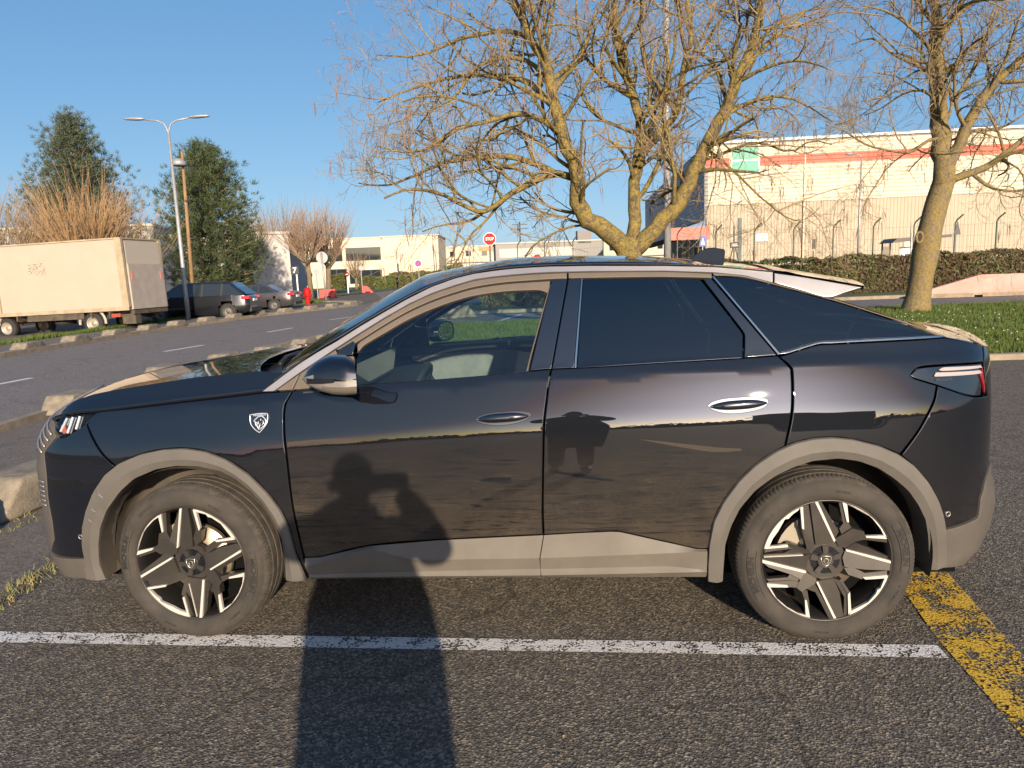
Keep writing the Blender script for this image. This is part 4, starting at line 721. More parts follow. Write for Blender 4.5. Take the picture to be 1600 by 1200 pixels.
# ends
FZ=np.array([.15,.22,.28,.36,.6,.76,.86,.93,.98,1.05,1.2]);FD=np.array([.16,.07,.035,.01,0,.0,.02,.06,.11,.2,.45])
RZ=np.array([.15,.25,.32,.42,.52,.60,.64,.72,.85,.98,1.04,1.1,1.16,1.22,1.3,1.5]);RD=np.array([.25,.12,.05,.012,0,.012,.03,.036,.036,.038,.04,.043,.047,.06,.1,.3])
def arch(x,z):
    r=np.minimum(np.hypot(x+1.365,z-.35),np.hypot(x-1.365,z-.35))
    return .002*(1-sm(.52,.63,r))
def body(s,z):
    s=np.asarray(s,float);z=np.asarray(z,float)
    x,y,nx,ny=plan(s)
    zc=np.interp(x,CX,CZ)
    zz=np.where(z<zc,z+(1.0-zc),1.0)
    ds=np.interp(zz,_z,_dl)+np.where(z>zc,np.interp(z-zc,_u,_du),0)-arch(x,z)
    w=np.abs(nx)**1.6
    de=np.where(x<0,np.interp(z,FZ,FD),np.interp(z,RZ,RD))
    d=(1-w)*ds+w*de
    return np.stack([x-nx*d,y-ny*d,z],-1)

TAB = {"SILVER_UP":[[-0.9831,1.1079],[-0.8881,1.1753],[-0.8226,1.2199],[-0.74,1.2681],[-0.6709,1.3035],[-0.5692,1.3634],[-0.4643,1.4208],[-0.362,1.4743],[-0.2564,1.5224],[-0.1583,1.5531],[-0.074,1.5706],[0.0105,1.5798],[0.0945,1.5863],[0.1783,1.5886],[0.2616,1.5895],[0.4266,1.5859],[0.7502,1.5734],[0.9491,1.5605],[1.0799,1.5449],[1.1887,1.5303]],"SILVER_LO":[[-0.9337,1.1084],[-0.8264,1.1806],[-0.7717,1.2148],[-0.6691,1.2783],[-0.5676,1.3394],[-0.463,1.3992],[-0.3594,1.4539],[-0.2551,1.4978],[-0.1572,1.5271],[-0.0732,1.5487],[0.0111,1.5579],[0.0949,1.563],[0.1783,1.5667],[0.2613,1.5677],[0.4258,1.5656],[0.7487,1.5553],[0.947,1.5406],[1.0771,1.5226],[1.1833,1.49]],"BLUE_UP":[[-0.8974,1.182],[-0.8101,1.2434],[-0.7417,1.2894],[-0.6399,1.3507],[-0.5431,1.4016],[-0.4659,1.4451],[-0.3634,1.496],[-0.2939,1.5292],[-0.2153,1.5538],[-0.1592,1.5683],[-0.0748,1.5858],[0.0097,1.5992],[0.0939,1.6084],[0.2618,1.6115],[0.4275,1.6077],[0.5907,1.6013],[0.7516,1.5909],[0.8842,1.5763],[1.0154,1.5593],[1.1198,1.5474],[1.1898,1.5382]],"HOODRIDGE":[[-1.9875,1.0233],[-1.9636,1.051],[-1.9037,1.0795],[-1.8129,1.1038],[-1.7063,1.1217],[-1.5046,1.1472],[-1.321,1.1701],[-1.1711,1.1808],[-1.0124,1.1922],[-0.8974,1.182]],"FA_OUT":[[-1.8982,0.2647],[-1.8786,0.3623],[-1.8803,0.4264],[-1.8623,0.5164],[-1.8286,0.599],[-1.7794,0.6863],[-1.7129,0.7654],[-1.6379,0.8165],[-1.532,0.856],[-1.4283,0.8756],[-1.3274,0.88],[-1.2288,0.8657],[-1.1335,0.8291],[-1.04,0.7652],[-0.9638,0.6829],[-0.9123,0.6058],[-0.8822,0.5218],[-0.8683,0.4152],[-0.8339,0.2823]],"FA_IN":[[-1.7947,0.2658],[-1.8101,0.3379],[-1.7952,0.4373],[-1.77,0.5206],[-1.7248,0.6024],[-1.6488,0.6884],[-1.5729,0.7478],[-1.4659,0.7891],[-1.3645,0.8044],[-1.2659,0.8011],[-1.1684,0.7796],[-1.1059,0.7471],[-1.0454,0.6962],[-0.9933,0.6378],[-0.9545,0.5673],[-0.9243,0.4884],[-0.9175,0.3881],[-0.9296,0.2794]],"RA_OUT":[[0.8864,0.2691],[0.8834,0.3486],[0.8861,0.4369],[0.902,0.539],[0.9416,0.6267],[1.0016,0.7121],[1.0666,0.7771],[1.1415,0.8279],[1.2164,0.8612],[1.2912,0.8774],[1.366,0.8803],[1.4435,0.8704],[1.5495,0.8401],[1.6291,0.8019],[1.6955,0.7509],[1.7551,0.6814],[1.8002,0.6058],[1.8302,0.5352],[1.8496,0.469],[1.8616,0.4045],[1.8842,0.305]],"RA_IN":[[0.9501,0.2623],[0.9501,0.3178],[0.9535,0.4362],[0.9744,0.5156],[1.0085,0.5929],[1.0679,0.668],[1.1426,0.7255],[1.2173,0.7622],[1.2921,0.7854],[1.392,0.7933],[1.4719,0.7805],[1.5518,0.7478],[1.6174,0.7018],[1.6742,0.6514],[1.7204,0.5871],[1.7555,0.522],[1.7749,0.4504],[1.7923,0.3589],[1.8043,0.2906]],"GL_FRONT":[[-0.5717,1.1306],[-0.5815,1.2223],[-0.5765,1.2563],[-0.5527,1.2846],[-0.4594,1.3364],[-0.3575,1.3894],[-0.2521,1.4317],[-0.1548,1.4621],[-0.0713,1.4809],[0.0538,1.4941],[0.156,1.4959],[0.2136,1.4939],[0.2382,1.4891],[0.1701,1.2225],[0.1562,1.1696]],"FRAMELINE":[[-0.582,1.2986],[-0.5657,1.3101],[-0.4613,1.3711],[-0.3578,1.4256],[-0.2537,1.468],[-0.184,1.49],[-0.156,1.4972],[-0.0722,1.5173],[0.0534,1.5319],[0.1782,1.5369],[0.2609,1.5393]],"GL_REAR":[[0.4003,1.5382],[0.6402,1.5339],[0.7468,1.5305],[0.8843,1.5223],[0.8966,1.5121],[1.0352,1.3078],[1.0437,1.2899],[1.0418,1.2698],[1.034,1.2003],[0.7244,1.1901],[0.5692,1.1848],[0.4649,1.1808],[0.364,1.1777]],"C_TRIM":[[0.9027,1.5206],[0.9368,1.5178],[1.1688,1.207],[1.0416,1.2009],[1.0514,1.2897],[1.0418,1.3101]],"BP1":[[0.2663,1.5374],[0.3321,1.5377],[0.2571,1.1765],[0.1695,1.171]],"BP2":[[0.3389,1.5377],[0.3908,1.5377],[0.3508,1.178],[0.2624,1.1759]],"BCH":[[0.3929,1.5377],[0.3987,1.5377],[0.3608,1.1783],[0.3529,1.178]],"QGL":[[0.9535,1.5258],[1.0112,1.5224],[1.076,1.5135],[1.1825,1.4835],[1.2911,1.4498],[1.3999,1.4165],[1.4682,1.3949],[1.5687,1.3583],[1.6707,1.3219],[1.7783,1.2828],[1.8341,1.2592],[1.6567,1.2574],[1.5501,1.2563],[1.3937,1.2524],[1.337,1.251],[1.2158,1.2205],[1.1848,1.2147]],"QSTRIP":[[1.1764,1.2076],[1.2148,1.2114],[1.3358,1.2423],[1.3924,1.2435],[1.5483,1.2459],[1.7683,1.2477],[1.8911,1.2492],[1.8397,1.2565],[1.6562,1.255],[1.5497,1.2538],[1.3934,1.2499],[1.3366,1.2485],[1.2155,1.218],[1.1819,1.2116]],"CGTRIM":[[0.939,1.5264],[0.9482,1.526],[1.1807,1.2124],[1.1737,1.2064]],"REARLINE":[[1.4003,1.419],[1.4686,1.3969],[1.5694,1.3621],[1.6715,1.3256],[1.7794,1.2865],[1.8981,1.2489]],"TRUNKRIDGE":[[1.8975,1.2476],[2.0266,1.2245],[2.1412,1.1999]],"TL":[[1.6921,1.1085],[1.7073,1.124],[1.7307,1.1366],[1.7966,1.141],[1.9236,1.1402],[2.0852,1.1337],[2.0741,1.0753],[2.0456,1.0054],[1.9959,1.0083],[1.9206,1.0254],[1.7981,1.0687],[1.7072,1.0992]],"SPOILER":[[1.1949,1.5275],[1.2998,1.5092],[1.4295,1.4824],[1.5499,1.4574],[1.4759,1.4394],[1.4009,1.4228],[1.292,1.4563],[1.1897,1.4884]],"HEADLIGHT":[[-1.9809,1.0114],[-1.8604,1.0196],[-1.7653,1.0303],[-1.7944,1.0029],[-1.8436,0.975],[-1.9303,0.9276],[-1.9659,0.9273],[-2.0123,0.9483],[-2.0268,0.9637],[-1.9887,1.0042]],"FENDER":[[-1.7553,1.0331],[-1.547,1.0515],[-1.3439,1.0706],[-1.1582,1.0863],[-0.9823,1.1028],[-0.9302,1.1045],[-0.8529,1.1084],[-0.8692,1.0794],[-0.8829,1.0498],[-0.8861,1.0076],[-0.8842,0.9284],[-0.8758,0.8188],[-0.8648,0.618],[-0.8446,0.4479],[-0.8345,0.3418],[-0.8345,0.32],[-0.8698,0.4272],[-0.8822,0.5218],[-0.9123,0.6058],[-0.9638,0.6829],[-1.04,0.7652],[-1.1335,0.8291],[-1.2288,0.8657],[-1.3274,0.88],[-1.4283,0.8756],[-1.532,0.856],[-1.6379,0.8165],[-1.6592,0.8023],[-1.7187,0.8518],[-1.7718,0.9187],[-1.8122,0.9795]],"FBUMP":[[-1.7599,1.029],[-1.8212,0.9808],[-1.7819,0.9172],[-1.7269,0.8489],[-1.6689,0.7999],[-1.7129,0.7654],[-1.7794,0.6863],[-1.8286,0.599],[-1.8623,0.5164],[-1.8803,0.4264],[-1.8832,0.3667],[-2.0874,0.3561],[-2.1547,0.3598],[-2.0715,0.4356],[-2.0617,0.5308],[-2.0671,0.6339],[-2.0599,0.7545],[-2.0768,0.8428],[-1.9822,0.9184],[-1.9296,0.9221],[-1.8427,0.9681],[-1.7921,0.9988]],"FLOW":[[-2.1802,0.3459],[-2.0948,0.3461],[-1.8834,0.3588],[-1.8982,0.2647],[-2.1329,0.258]],"DOORF":[[-0.8457,1.1083],[-0.7281,1.1152],[-0.5461,1.1271],[-0.3386,1.1372],[-0.1746,1.1466],[0.0414,1.1585],[0.2531,1.1711],[0.2446,1.1354],[0.2323,1.0517],[0.2197,0.9623],[0.2113,0.8042],[0.2018,0.5854],[0.2018,0.4873],[-0.2422,0.4679],[-0.5437,0.4436],[-0.7648,0.3918],[-0.83,0.3898],[-0.8564,0.6179],[-0.8668,0.8187],[-0.8752,0.9282],[-0.8775,1.0075],[-0.8744,1.0496],[-0.8621,1.0793]],"DOORR":[[0.2623,1.1714],[0.4647,1.1761],[0.7241,1.186],[0.9799,1.1931],[1.1704,1.2004],[1.2009,1.168],[1.2149,1.1492],[1.2145,1.092],[1.2096,1.005],[1.2004,0.942],[1.1797,0.8479],[1.1415,0.8279],[1.0666,0.7771],[1.0016,0.7121],[0.9416,0.6267],[0.902,0.539],[0.8861,0.4369],[0.8827,0.4181],[0.8371,0.4194],[0.5254,0.4977],[0.4886,0.4998],[0.2111,0.4869],[0.2112,0.5853],[0.2197,0.8041],[0.2284,0.9621],[0.2404,1.0515],[0.2528,1.1352]],"QUARTER":[[1.1775,1.1978],[1.2143,1.2077],[1.3353,1.2381],[1.3919,1.2393],[1.5475,1.2415],[1.7673,1.2438],[1.8894,1.245],[2.0248,1.2221],[2.1293,1.2008],[2.0866,1.138],[1.9243,1.1439],[1.7971,1.1448],[1.7314,1.1411],[1.7037,1.1279],[1.6881,1.1087],[1.7054,1.0955],[1.7948,1.0651],[1.7794,1.0161],[1.7527,0.9674],[1.7025,0.8873],[1.6355,0.8032],[1.5495,0.8401],[1.4435,0.8704],[1.366,0.8803],[1.2912,0.8774],[1.2164,0.8612],[1.1879,0.8503],[1.2091,0.9418],[1.218,1.0048],[1.223,1.0918],[1.2236,1.1514],[1.2092,1.1726]],"RBUMP":[[1.8023,1.0627],[1.9199,1.0204],[1.9951,1.0032],[2.039,0.9997],[2.0791,0.89],[2.0724,0.7632],[2.0518,0.6652],[2.025,0.5817],[2.0159,0.5035],[1.9147,0.4835],[1.8492,0.4775],[1.8302,0.5352],[1.8002,0.6058],[1.7551,0.6814],[1.6955,0.7509],[1.6436,0.7977],[1.7107,0.8849],[1.7609,0.9657],[1.788,1.0144]],"RLOW":[[1.8503,0.4704],[1.9157,0.4778],[2.0201,0.4956],[2.0297,0.5808],[2.085,0.5779],[2.191,0.3832],[2.0711,0.3157],[1.896,0.2933]],"SAILF":[[-0.9254,1.1108],[-0.8247,1.1766],[-0.8523,1.1147]],"SAILD":[[-0.8205,1.1778],[-0.7713,1.2096],[-0.67,1.2717],[-0.6583,1.2477],[-0.587,1.2434],[-0.5858,1.1316],[-0.7288,1.1215],[-0.8465,1.1139]],"SAILGL":[[-0.6627,1.2689],[-0.5939,1.3069],[-0.5847,1.296],[-0.593,1.2488],[-0.6556,1.2503]],"FRAME1":[[-0.6689,1.2757],[-0.566,1.3372],[-0.4628,1.3965],[-0.3593,1.4515],[-0.255,1.4951],[-0.1571,1.5244],[-0.0731,1.5459],[0.0111,1.5554],[0.0949,1.5605],[0.1783,1.564],[0.2613,1.565],[0.3314,1.5648],[0.3309,1.5426],[0.2609,1.5425],[0.1782,1.5401],[0.0533,1.5351],[-0.0723,1.5206],[-0.1562,1.5005],[-0.2538,1.4707],[-0.358,1.4283],[-0.4615,1.3737],[-0.5659,1.3127],[-0.5907,1.3001],[-0.6455,1.2685]],"FRAME2":[[-0.5789,1.2945],[-0.5655,1.3074],[-0.4612,1.3684],[-0.3577,1.4229],[-0.2536,1.4653],[-0.1559,1.4945],[-0.0722,1.5146],[0.0534,1.5292],[0.1782,1.5342],[0.2595,1.5361],[0.2493,1.4953],[0.245,1.4875],[0.2137,1.4993],[0.156,1.5013],[0.0537,1.4995],[-0.0714,1.4863],[-0.155,1.4675],[-0.2523,1.437],[-0.3577,1.3948],[-0.4597,1.3417],[-0.5531,1.2899],[-0.5752,1.2589]],"FRAMEB":[[0.245,1.4835],[0.2565,1.5206],[0.2606,1.5204],[0.1727,1.2225],[0.1602,1.1708],[0.1535,1.1704],[0.1674,1.2226]],"FRAMER":[[0.3396,1.5647],[0.4257,1.5639],[0.7486,1.5537],[0.939,1.5393],[0.9386,1.5224],[0.8925,1.5252],[0.7471,1.5337],[0.6404,1.5371],[0.4004,1.5422],[0.3391,1.5421]],"QMOLD":[[0.9429,1.5387],[1.0769,1.5205],[1.1831,1.4879],[1.2918,1.4545],[1.4005,1.4203],[1.4688,1.3979],[1.5695,1.3626],[1.6717,1.3261],[1.7795,1.287],[1.8855,1.2527],[1.8405,1.2587],[1.7787,1.284],[1.671,1.3232],[1.5689,1.3596],[1.4683,1.3954],[1.4001,1.4177],[1.2913,1.4511],[1.1826,1.4843],[1.0762,1.5148],[1.0114,1.524],[0.9483,1.5276]],"CLF":[[[-0.829,0.3862],[-0.7652,0.3879],[-0.5441,0.4392],[-0.2425,0.4635],[0.2064,0.4829]],[[-0.8279,0.3602],[-0.7675,0.3684],[-0.5444,0.4362],[-0.3482,0.3824],[0.1869,0.3876]],[[-0.8217,0.3089],[-0.6021,0.3133],[-0.32,0.3209],[-0.07,0.3255],[0.1889,0.3303]],[[-0.8191,0.2963],[-0.6039,0.2976],[-0.3218,0.3007],[-0.0716,0.3013],[0.1886,0.3023]],[[-0.8205,0.2758],[-0.6065,0.2755],[-0.3239,0.2772],[-0.0732,0.2772],[0.1909,0.2773]]],"CLR":[[[0.2099,0.4829],[0.3428,0.4903],[0.4885,0.496],[0.5254,0.4937],[0.7116,0.4465],[0.8372,0.4159],[0.8788,0.4149]],[[0.191,0.3875],[0.3405,0.3924],[0.5008,0.3985],[0.6067,0.4021],[0.7644,0.4082],[0.8424,0.4123],[0.8789,0.412]],[[0.1901,0.3285],[0.3391,0.3312],[0.5003,0.3346],[0.6069,0.336],[0.7262,0.3388],[0.8448,0.3248],[0.8819,0.3169]],[[0.1919,0.3022],[0.3385,0.3044],[0.5001,0.3071],[0.6071,0.3091],[0.7266,0.3114],[0.8451,0.3145],[0.8819,0.3154]],[[0.1937,0.2772],[0.3379,0.277],[0.5,0.2764],[0.6073,0.276],[0.7274,0.2756],[0.8465,0.2757],[0.8835,0.2754]]],"HANDLEF":[[-0.0617,0.9805],[-0.0455,0.9931],[-0.0079,1.004],[0.0666,1.0103],[0.1327,1.0102],[0.1642,1.0045],[0.1692,0.9916],[0.1556,0.9739],[0.1052,0.9593],[0.0388,0.9528],[-0.0195,0.9577],[-0.0513,0.9674]],"HANDLER":[[0.8808,1.0151],[0.899,1.0298],[0.9448,1.0413],[1.0204,1.0458],[1.083,1.0443],[1.1176,1.036],[1.122,1.0221],[1.1037,1.0026],[1.0557,0.9886],[0.9929,0.9811],[0.9377,0.9849],[0.8979,0.9996]],"PILLAR":[[0.2528,1.5477],[0.4059,1.5434],[0.357,1.165],[0.1615,1.1645]],"STREAKA":[[0.6031,0.8873],[0.7638,0.8674],[0.9157,0.8476],[1.0115,0.8406],[1.0139,0.8314],[0.903,0.8295],[0.7636,0.853]],"STREAKB":[[0.4268,0.7256],[0.6085,0.731],[0.8139,0.7479],[0.9459,0.7658],[0.8139,0.7386],[0.6084,0.7202]],"STREAKC":[[-0.8666,0.8988],[-0.7234,0.9087],[-0.5571,0.9114],[-0.4474,0.9044],[-0.5574,0.9021],[-0.7238,0.8967],[-0.867,0.884]],"SMEARA":[[-0.0572,0.7243],[-0.0166,0.736],[0.0795,0.7374],[0.0817,0.7238],[-0.0092,0.7196]],"SMEARB":[[-0.0056,0.8117],[0.0477,0.8149],[0.135,0.8095],[0.0871,0.8035],[0.0341,0.8057]],"SMEARC":[[0.2495,0.7606],[0.349,0.7511],[0.4789,0.7248],[0.5255,0.7134],[0.4267,0.7202],[0.2964,0.7437]],"BADGE":[[-1.0326,1.0139],[-0.9925,1.0193],[-0.9553,1.0193],[-0.9523,1.014],[-0.9551,0.9823],[-0.9671,0.9626],[-0.9883,0.9404],[-1.0114,0.9566],[-1.0275,0.978]]}
CAR = empty('suv', (-0.01925, 3.80740, 0), -0.086101, 'black coupe-styled SUV with grey wheel-arch cladding and dusty doors filling the foreground', 'car')
# paint: black under a clear coat, with road dust low on the doors
def carpaint(name, dust):
    mt = pm(name, (.003, .004, .007), .5, coat=1, spec=.05, Coat_Roughness=.012, Coat_IOR=1.75); v = coord(mt)
    if dust:
        sx = N(mt, 'SeparateXYZ'); Lk(mt, v, sx.inputs[0])
        n = noise(mt, 3.2, 6, .65, v, .6); n2 = noise(mt, 260, 3, .7, v)
        mp = N(mt, 'Mapping'); mp.inputs['Scale'].default_value = (1.1, 1, 13); mp.inputs['Rotation'].default_value = (0, R(4), 0); Lk(mt, v, mp.inputs[0]); n3 = noise(mt, 5, 5, .7, mp.outputs[0], .8)
        zf = N(mt, 'MapRange'); Lk(mt, sx.outputs[2], zf.inputs[0])
        for i, q in enumerate((.93, .40, 0, 1)): zf.inputs[i+1].default_value = q
        a = N(mt, 'Math', operation='MULTIPLY'); Lk(mt, zf.outputs[0], a.inputs[0]); Lk(mt, ramp(mt, n.outputs[0], [(.22, g1(.35)), (.62, g1(1))]), a.inputs[1])
        c = N(mt, 'Math', operation='MULTIPLY'); Lk(mt, a.outputs[0], c.inputs[0]); Lk(mt, ramp(mt, n3.outputs[0], [(.36, g1(.12)), (.45, g1(.8)), (.60, g1(1.0)), (.74, g1(1.9))]), c.inputs[1])
        d = N(mt, 'Math', operation='MULTIPLY'); Lk(mt, c.outputs[0], d.inputs[0]); Lk(mt, ramp(mt, n2.outputs[0], [(.3, g1(.6)), (.7, g1(1.2))]), d.inputs[1])
        e = N(mt, 'Math', operation='MULTIPLY'); Lk(mt, d.outputs[0], e.inputs[0]); e.inputs[1].default_value = dust
        # a film over everything: the dust stops the clear coat from mirroring where it lies thick
        Lk(mt, mixc(mt, e.outputs[0], (.003, .004, .007), (.17, .130, .085)), bsdf(mt).inputs['Base Color'])
        iv = N(mt, 'Math', operation='MULTIPLY_ADD'); Lk(mt, e.outputs[0], iv.inputs[0]); iv.inputs[1].default_value = -.9; iv.inputs[2].default_value = 1; Lk(mt, iv.outputs[0], bsdf(mt).inputs['Coat Weight'])
        rr = N(mt, 'Math', operation='MULTIPLY_ADD'); Lk(mt, e.outputs[0], rr.inputs[0]); rr.inputs[1].default_value = .9; rr.inputs[2].default_value = .6; Lk(mt, rr.outputs[0], bsdf(mt).inputs['Roughness'])
    return mt
M['paint'] = carpaint('black_car_paint', 0); M['dusty'] = carpaint('dusty_black_car_paint', .38); M['dusty2'] = carpaint('lightly_dusty_paint', .09)
def dustyplastic(name, c1, c2, rough=.6):
    mt = noisy(name, c1, c2, 5, rough, lo=.3, hi=.7, bumps=.12, bscale=420, spec=.35); return mt
M['clad'] = dustyplastic('dusty_grey_cladding', (.110, .097, .082), (.145, .127, .106)); M['clad2'] = dustyplastic('dark_grey_cladding', (.072, .064, .055), (.095, .084, .072))
M['arch'] = dustyplastic('grey_arch_plastic', (.084, .076, .067), (.11, .099, .087)); M['satin'] = dustyplastic('sunlit_satin_trim', (.10, .083, .066), (.125, .10, .08), .5); M['silver'] = noisy('brushed_aluminium_trim', (.50, .46, .45), (.46, .42, .40), 8, .38, metal=.75)  # arch colour holds angle shade and thinner dust; window trim colour holds sunlight
M['chrome'] = pm('chrome', (.7, .66, .6), .12, metal=1); M['gloss'] = pm('gloss_black', (.004, .005, .008), .3, coat=1, spec=.2, Coat_Roughness=.02, Coat_IOR=2.0); M['liner'] = dustyplastic('wheel_well_liner', (.06, .05, .04), (.12, .098, .072), .9)
M['dark'] = pm('dark_gap', (.004, .004, .004), .9, spec=.1); M['glassf'] = glassmat('clear_side_glass', (.76, .90, .91), 1.85); M['glassw'] = glassmat('windscreen_glass', (.6, .68, .66), 1.55)
M['privacy'] = glassmat('privacy_glass', (.045, .055, .065), 2.15)
def resample(P, n=None, step=None, closed=False):
    P = np.array(P, float); Q = np.vstack([P, P[:1]]) if closed else P
    L = np.r_[0, np.cumsum(np.hypot(*np.diff(Q, axis=0).T))]
    n = n or max(2, int(L[-1]/step)); t = np.linspace(0, L[-1], n+1 if closed else n)
    if closed: t = t[:-1]
    return np.stack([np.interp(t, L, Q[:, 0]), np.interp(t, L, Q[:, 1])], -1)
def smooth_poly(P, step, ang=32):
    # closed polygon -> dense outline, Catmull-Rom through soft corners, kept sharp at real ones
    P = [np.array(p, float) for p in P]; n = len(P); out = []
    def corner(i):
        a = P[i]-P[i-1]; c = P[(i+1) % n]-P[i]; return abs(math.degrees(math.atan2(a[0]*c[1]-a[1]*c[0], a@c))) > ang
    cr = [corner(i) for i in range(n)]
    for i in range(n):
        p1, p2 = P[i], P[(i+1) % n]; p0 = 2*p1-p2 if cr[i] else P[i-1]; p3 = 2*p2-p1 if cr[(i+1) % n] else P[(i+2) % n]
        L = np.hypot(*(p2-p1)); k = max(1, int(math.ceil(L/step))); d1 = (p2-p0)/2; d2 = (p3-p1)/2
        for d in (d1, d2):
            q = np.hypot(*d)
            if q > L: d *= L/q
        for j in range(k):
            t = j/k; h = t*t*(3-2*t)
            out.append(p1*(2*t**3-3*t*t+1)+d1*(t**3-2*t*t+t)+p2*h+d2*(t**3-t*t))
    return np.array(out)
def offset_poly(P, d):
    n = len(P); A = sum(P[i][0]*P[(i+1) % n][1]-P[(i+1) % n][0]*P[i][1] for i in range(n)); s = 1 if A > 0 else -1
    T = np.roll(P, -1, 0)-np.roll(P, 1, 0); T /= np.hypot(T[:, 0], T[:, 1])[:, None]+1e-12
    return P+np.stack([-T[:, 1], T[:, 0]], -1)*s*d
def snorm(s, z):
    h = 2e-3; a = body(s+h, z)-body(s-h, z); b = body(s, z+h)-body(s, z-h); n = np.cross(a, b); n /= np.linalg.norm(n, axis=-1)[:, None]+1e-12; return n
def surf(P, off=0.):
    P = np.asarray(P, float); q = body(P[:, 0], P[:, 1]); n = snorm(P[:, 0], P[:, 1]); return q+n*np.asarray(off).reshape(-1, 1) if np.ndim(off) else q+n*off, n
def inside(P, Q):
    x, y = Q[:, 0], Q[:, 1]; c = np.zeros(len(Q), bool); n = len(P)
    for i in range(n):
        a, b = P[i], P[i-1]
        c ^= ((a[1] > y) != (b[1] > y)) & (x < (b[0]-a[0])*(y-a[1])/(b[1]-a[1]+1e-15)+a[0])
    return c
def panel(name, poly, mat, parent, off=0., thick=.02, gap=0., step=.018, side=1, flat=None, rnd=.003):
    B = smooth_poly(poly, step); 
    if gap: B = offset_poly(B, gap)
    lo, hi = B.min(0), B.max(0); g = step*1.25
    xs = np.arange(lo[0]+g/2, hi[0], g); zs = np.arange(lo[1]+g/2, hi[1], g); Q = np.stack(np.meshgrid(xs, zs), -1).reshape(-1, 2)
    Q = Q[inside(B, Q)]
    if len(Q):
        D = np.sqrt(((Q[:, None]-B[None])**2).sum(-1)).min(1); Q = Q[D > g*.55]
    n = len(B); I2 = offset_poly(B, rnd)
    V2 = [Vector(p) for p in np.vstack([I2, Q])]
    res = geometry.delaunay_2d_cdt(V2, [(i, (i+1) % n) for i in range(n)], [], 0, 1e-6)
    pts = np.array([tuple(v) for v in res[0]]); cen = np.array([(pts[t[0]]+pts[t[1]]+pts[t[2]])/3 for t in res[2]]); ok = inside(I2, cen)
    P3, N3 = surf(pts, off); F = [tuple(t) for t, k in zip(res[2], ok) if k]
    # a rolled edge, then a flange into the gap
    R0, NR = surf(I2, off); R1, _ = surf(B, off-rnd*.7); R2, _ = surf(B, off-thick)
    m0 = len(P3); V = np.vstack([P3, R0, R1, R1, R2]); mid = .5*NR
    T = np.roll(R1, -1, 0)-np.roll(R1, 1, 0); out = np.cross(T, NR); out /= np.linalg.norm(out, axis=1)[:, None]+1e-12
    cc = (R0-R1); sgn = np.sign((out*(-cc)).sum(1)); out *= sgn[:, None]
    e = NR+out; e /= np.linalg.norm(e, axis=1)[:, None]; NN = np.vstack([N3, NR, e, out, out])
    for i in range(n):
        j = (i+1) % n; F += [(m0+i, m0+j, m0+n+j, m0+n+i), (m0+2*n+i, m0+2*n+j, m0+3*n+j, m0+3*n+i)]
    V = V.copy(); NN = NN.copy(); G = []
    for f in F:   # faces wind with their normals
        a, b, c = V[f[0]], V[f[1]], V[f[2]]; G.append(f if np.cross(b-a, c-a)@(NN[f[0]]+NN[f[1]]+NN[f[2]]) >= 0 else f[::-1])
    if side < 0: V[:, 1] *= -1; NN[:, 1] *= -1; G = [f[::-1] for f in G]
    return mesh_obj(name, V, G, mat, parent, True, NN)
def striploft(name, rows, offs, mat, parent, side=1, n=60, smooth=False):
    # rows: polylines on the body side, each lifted by its own offset
    Rw = [surf(resample(r, n), o)[0] for r, o in zip(rows, offs)]; V = []; F = []
    for a in range(len(Rw)-1):
        b0 = len(V); V += list(Rw[a])+list(Rw[a+1])
        F += [(b0+i, b0+i+1, b0+n+i+1, b0+n+i) for i in range(n-1)]
    V = np.array(V); V[:, 1] *= side
    c = V[F[0][0]]; q = np.cross(V[F[0][1]]-c, V[F[0][2]]-c)
    if q[1]*side > 0: F = [f[::-1] for f in F]
    o = mesh_obj(name, V, F, mat, parent, True); return o
T_ = {k: v for k, v in TAB.items()}
T_['RBUMP'] = T_['RBUMP'][:3]+[[2.045, 1.0], [2.100, .997], [2.190, .788], [2.160, .702], [2.073, .642], [2.0249, .585]]+T_['RBUMP'][8:]
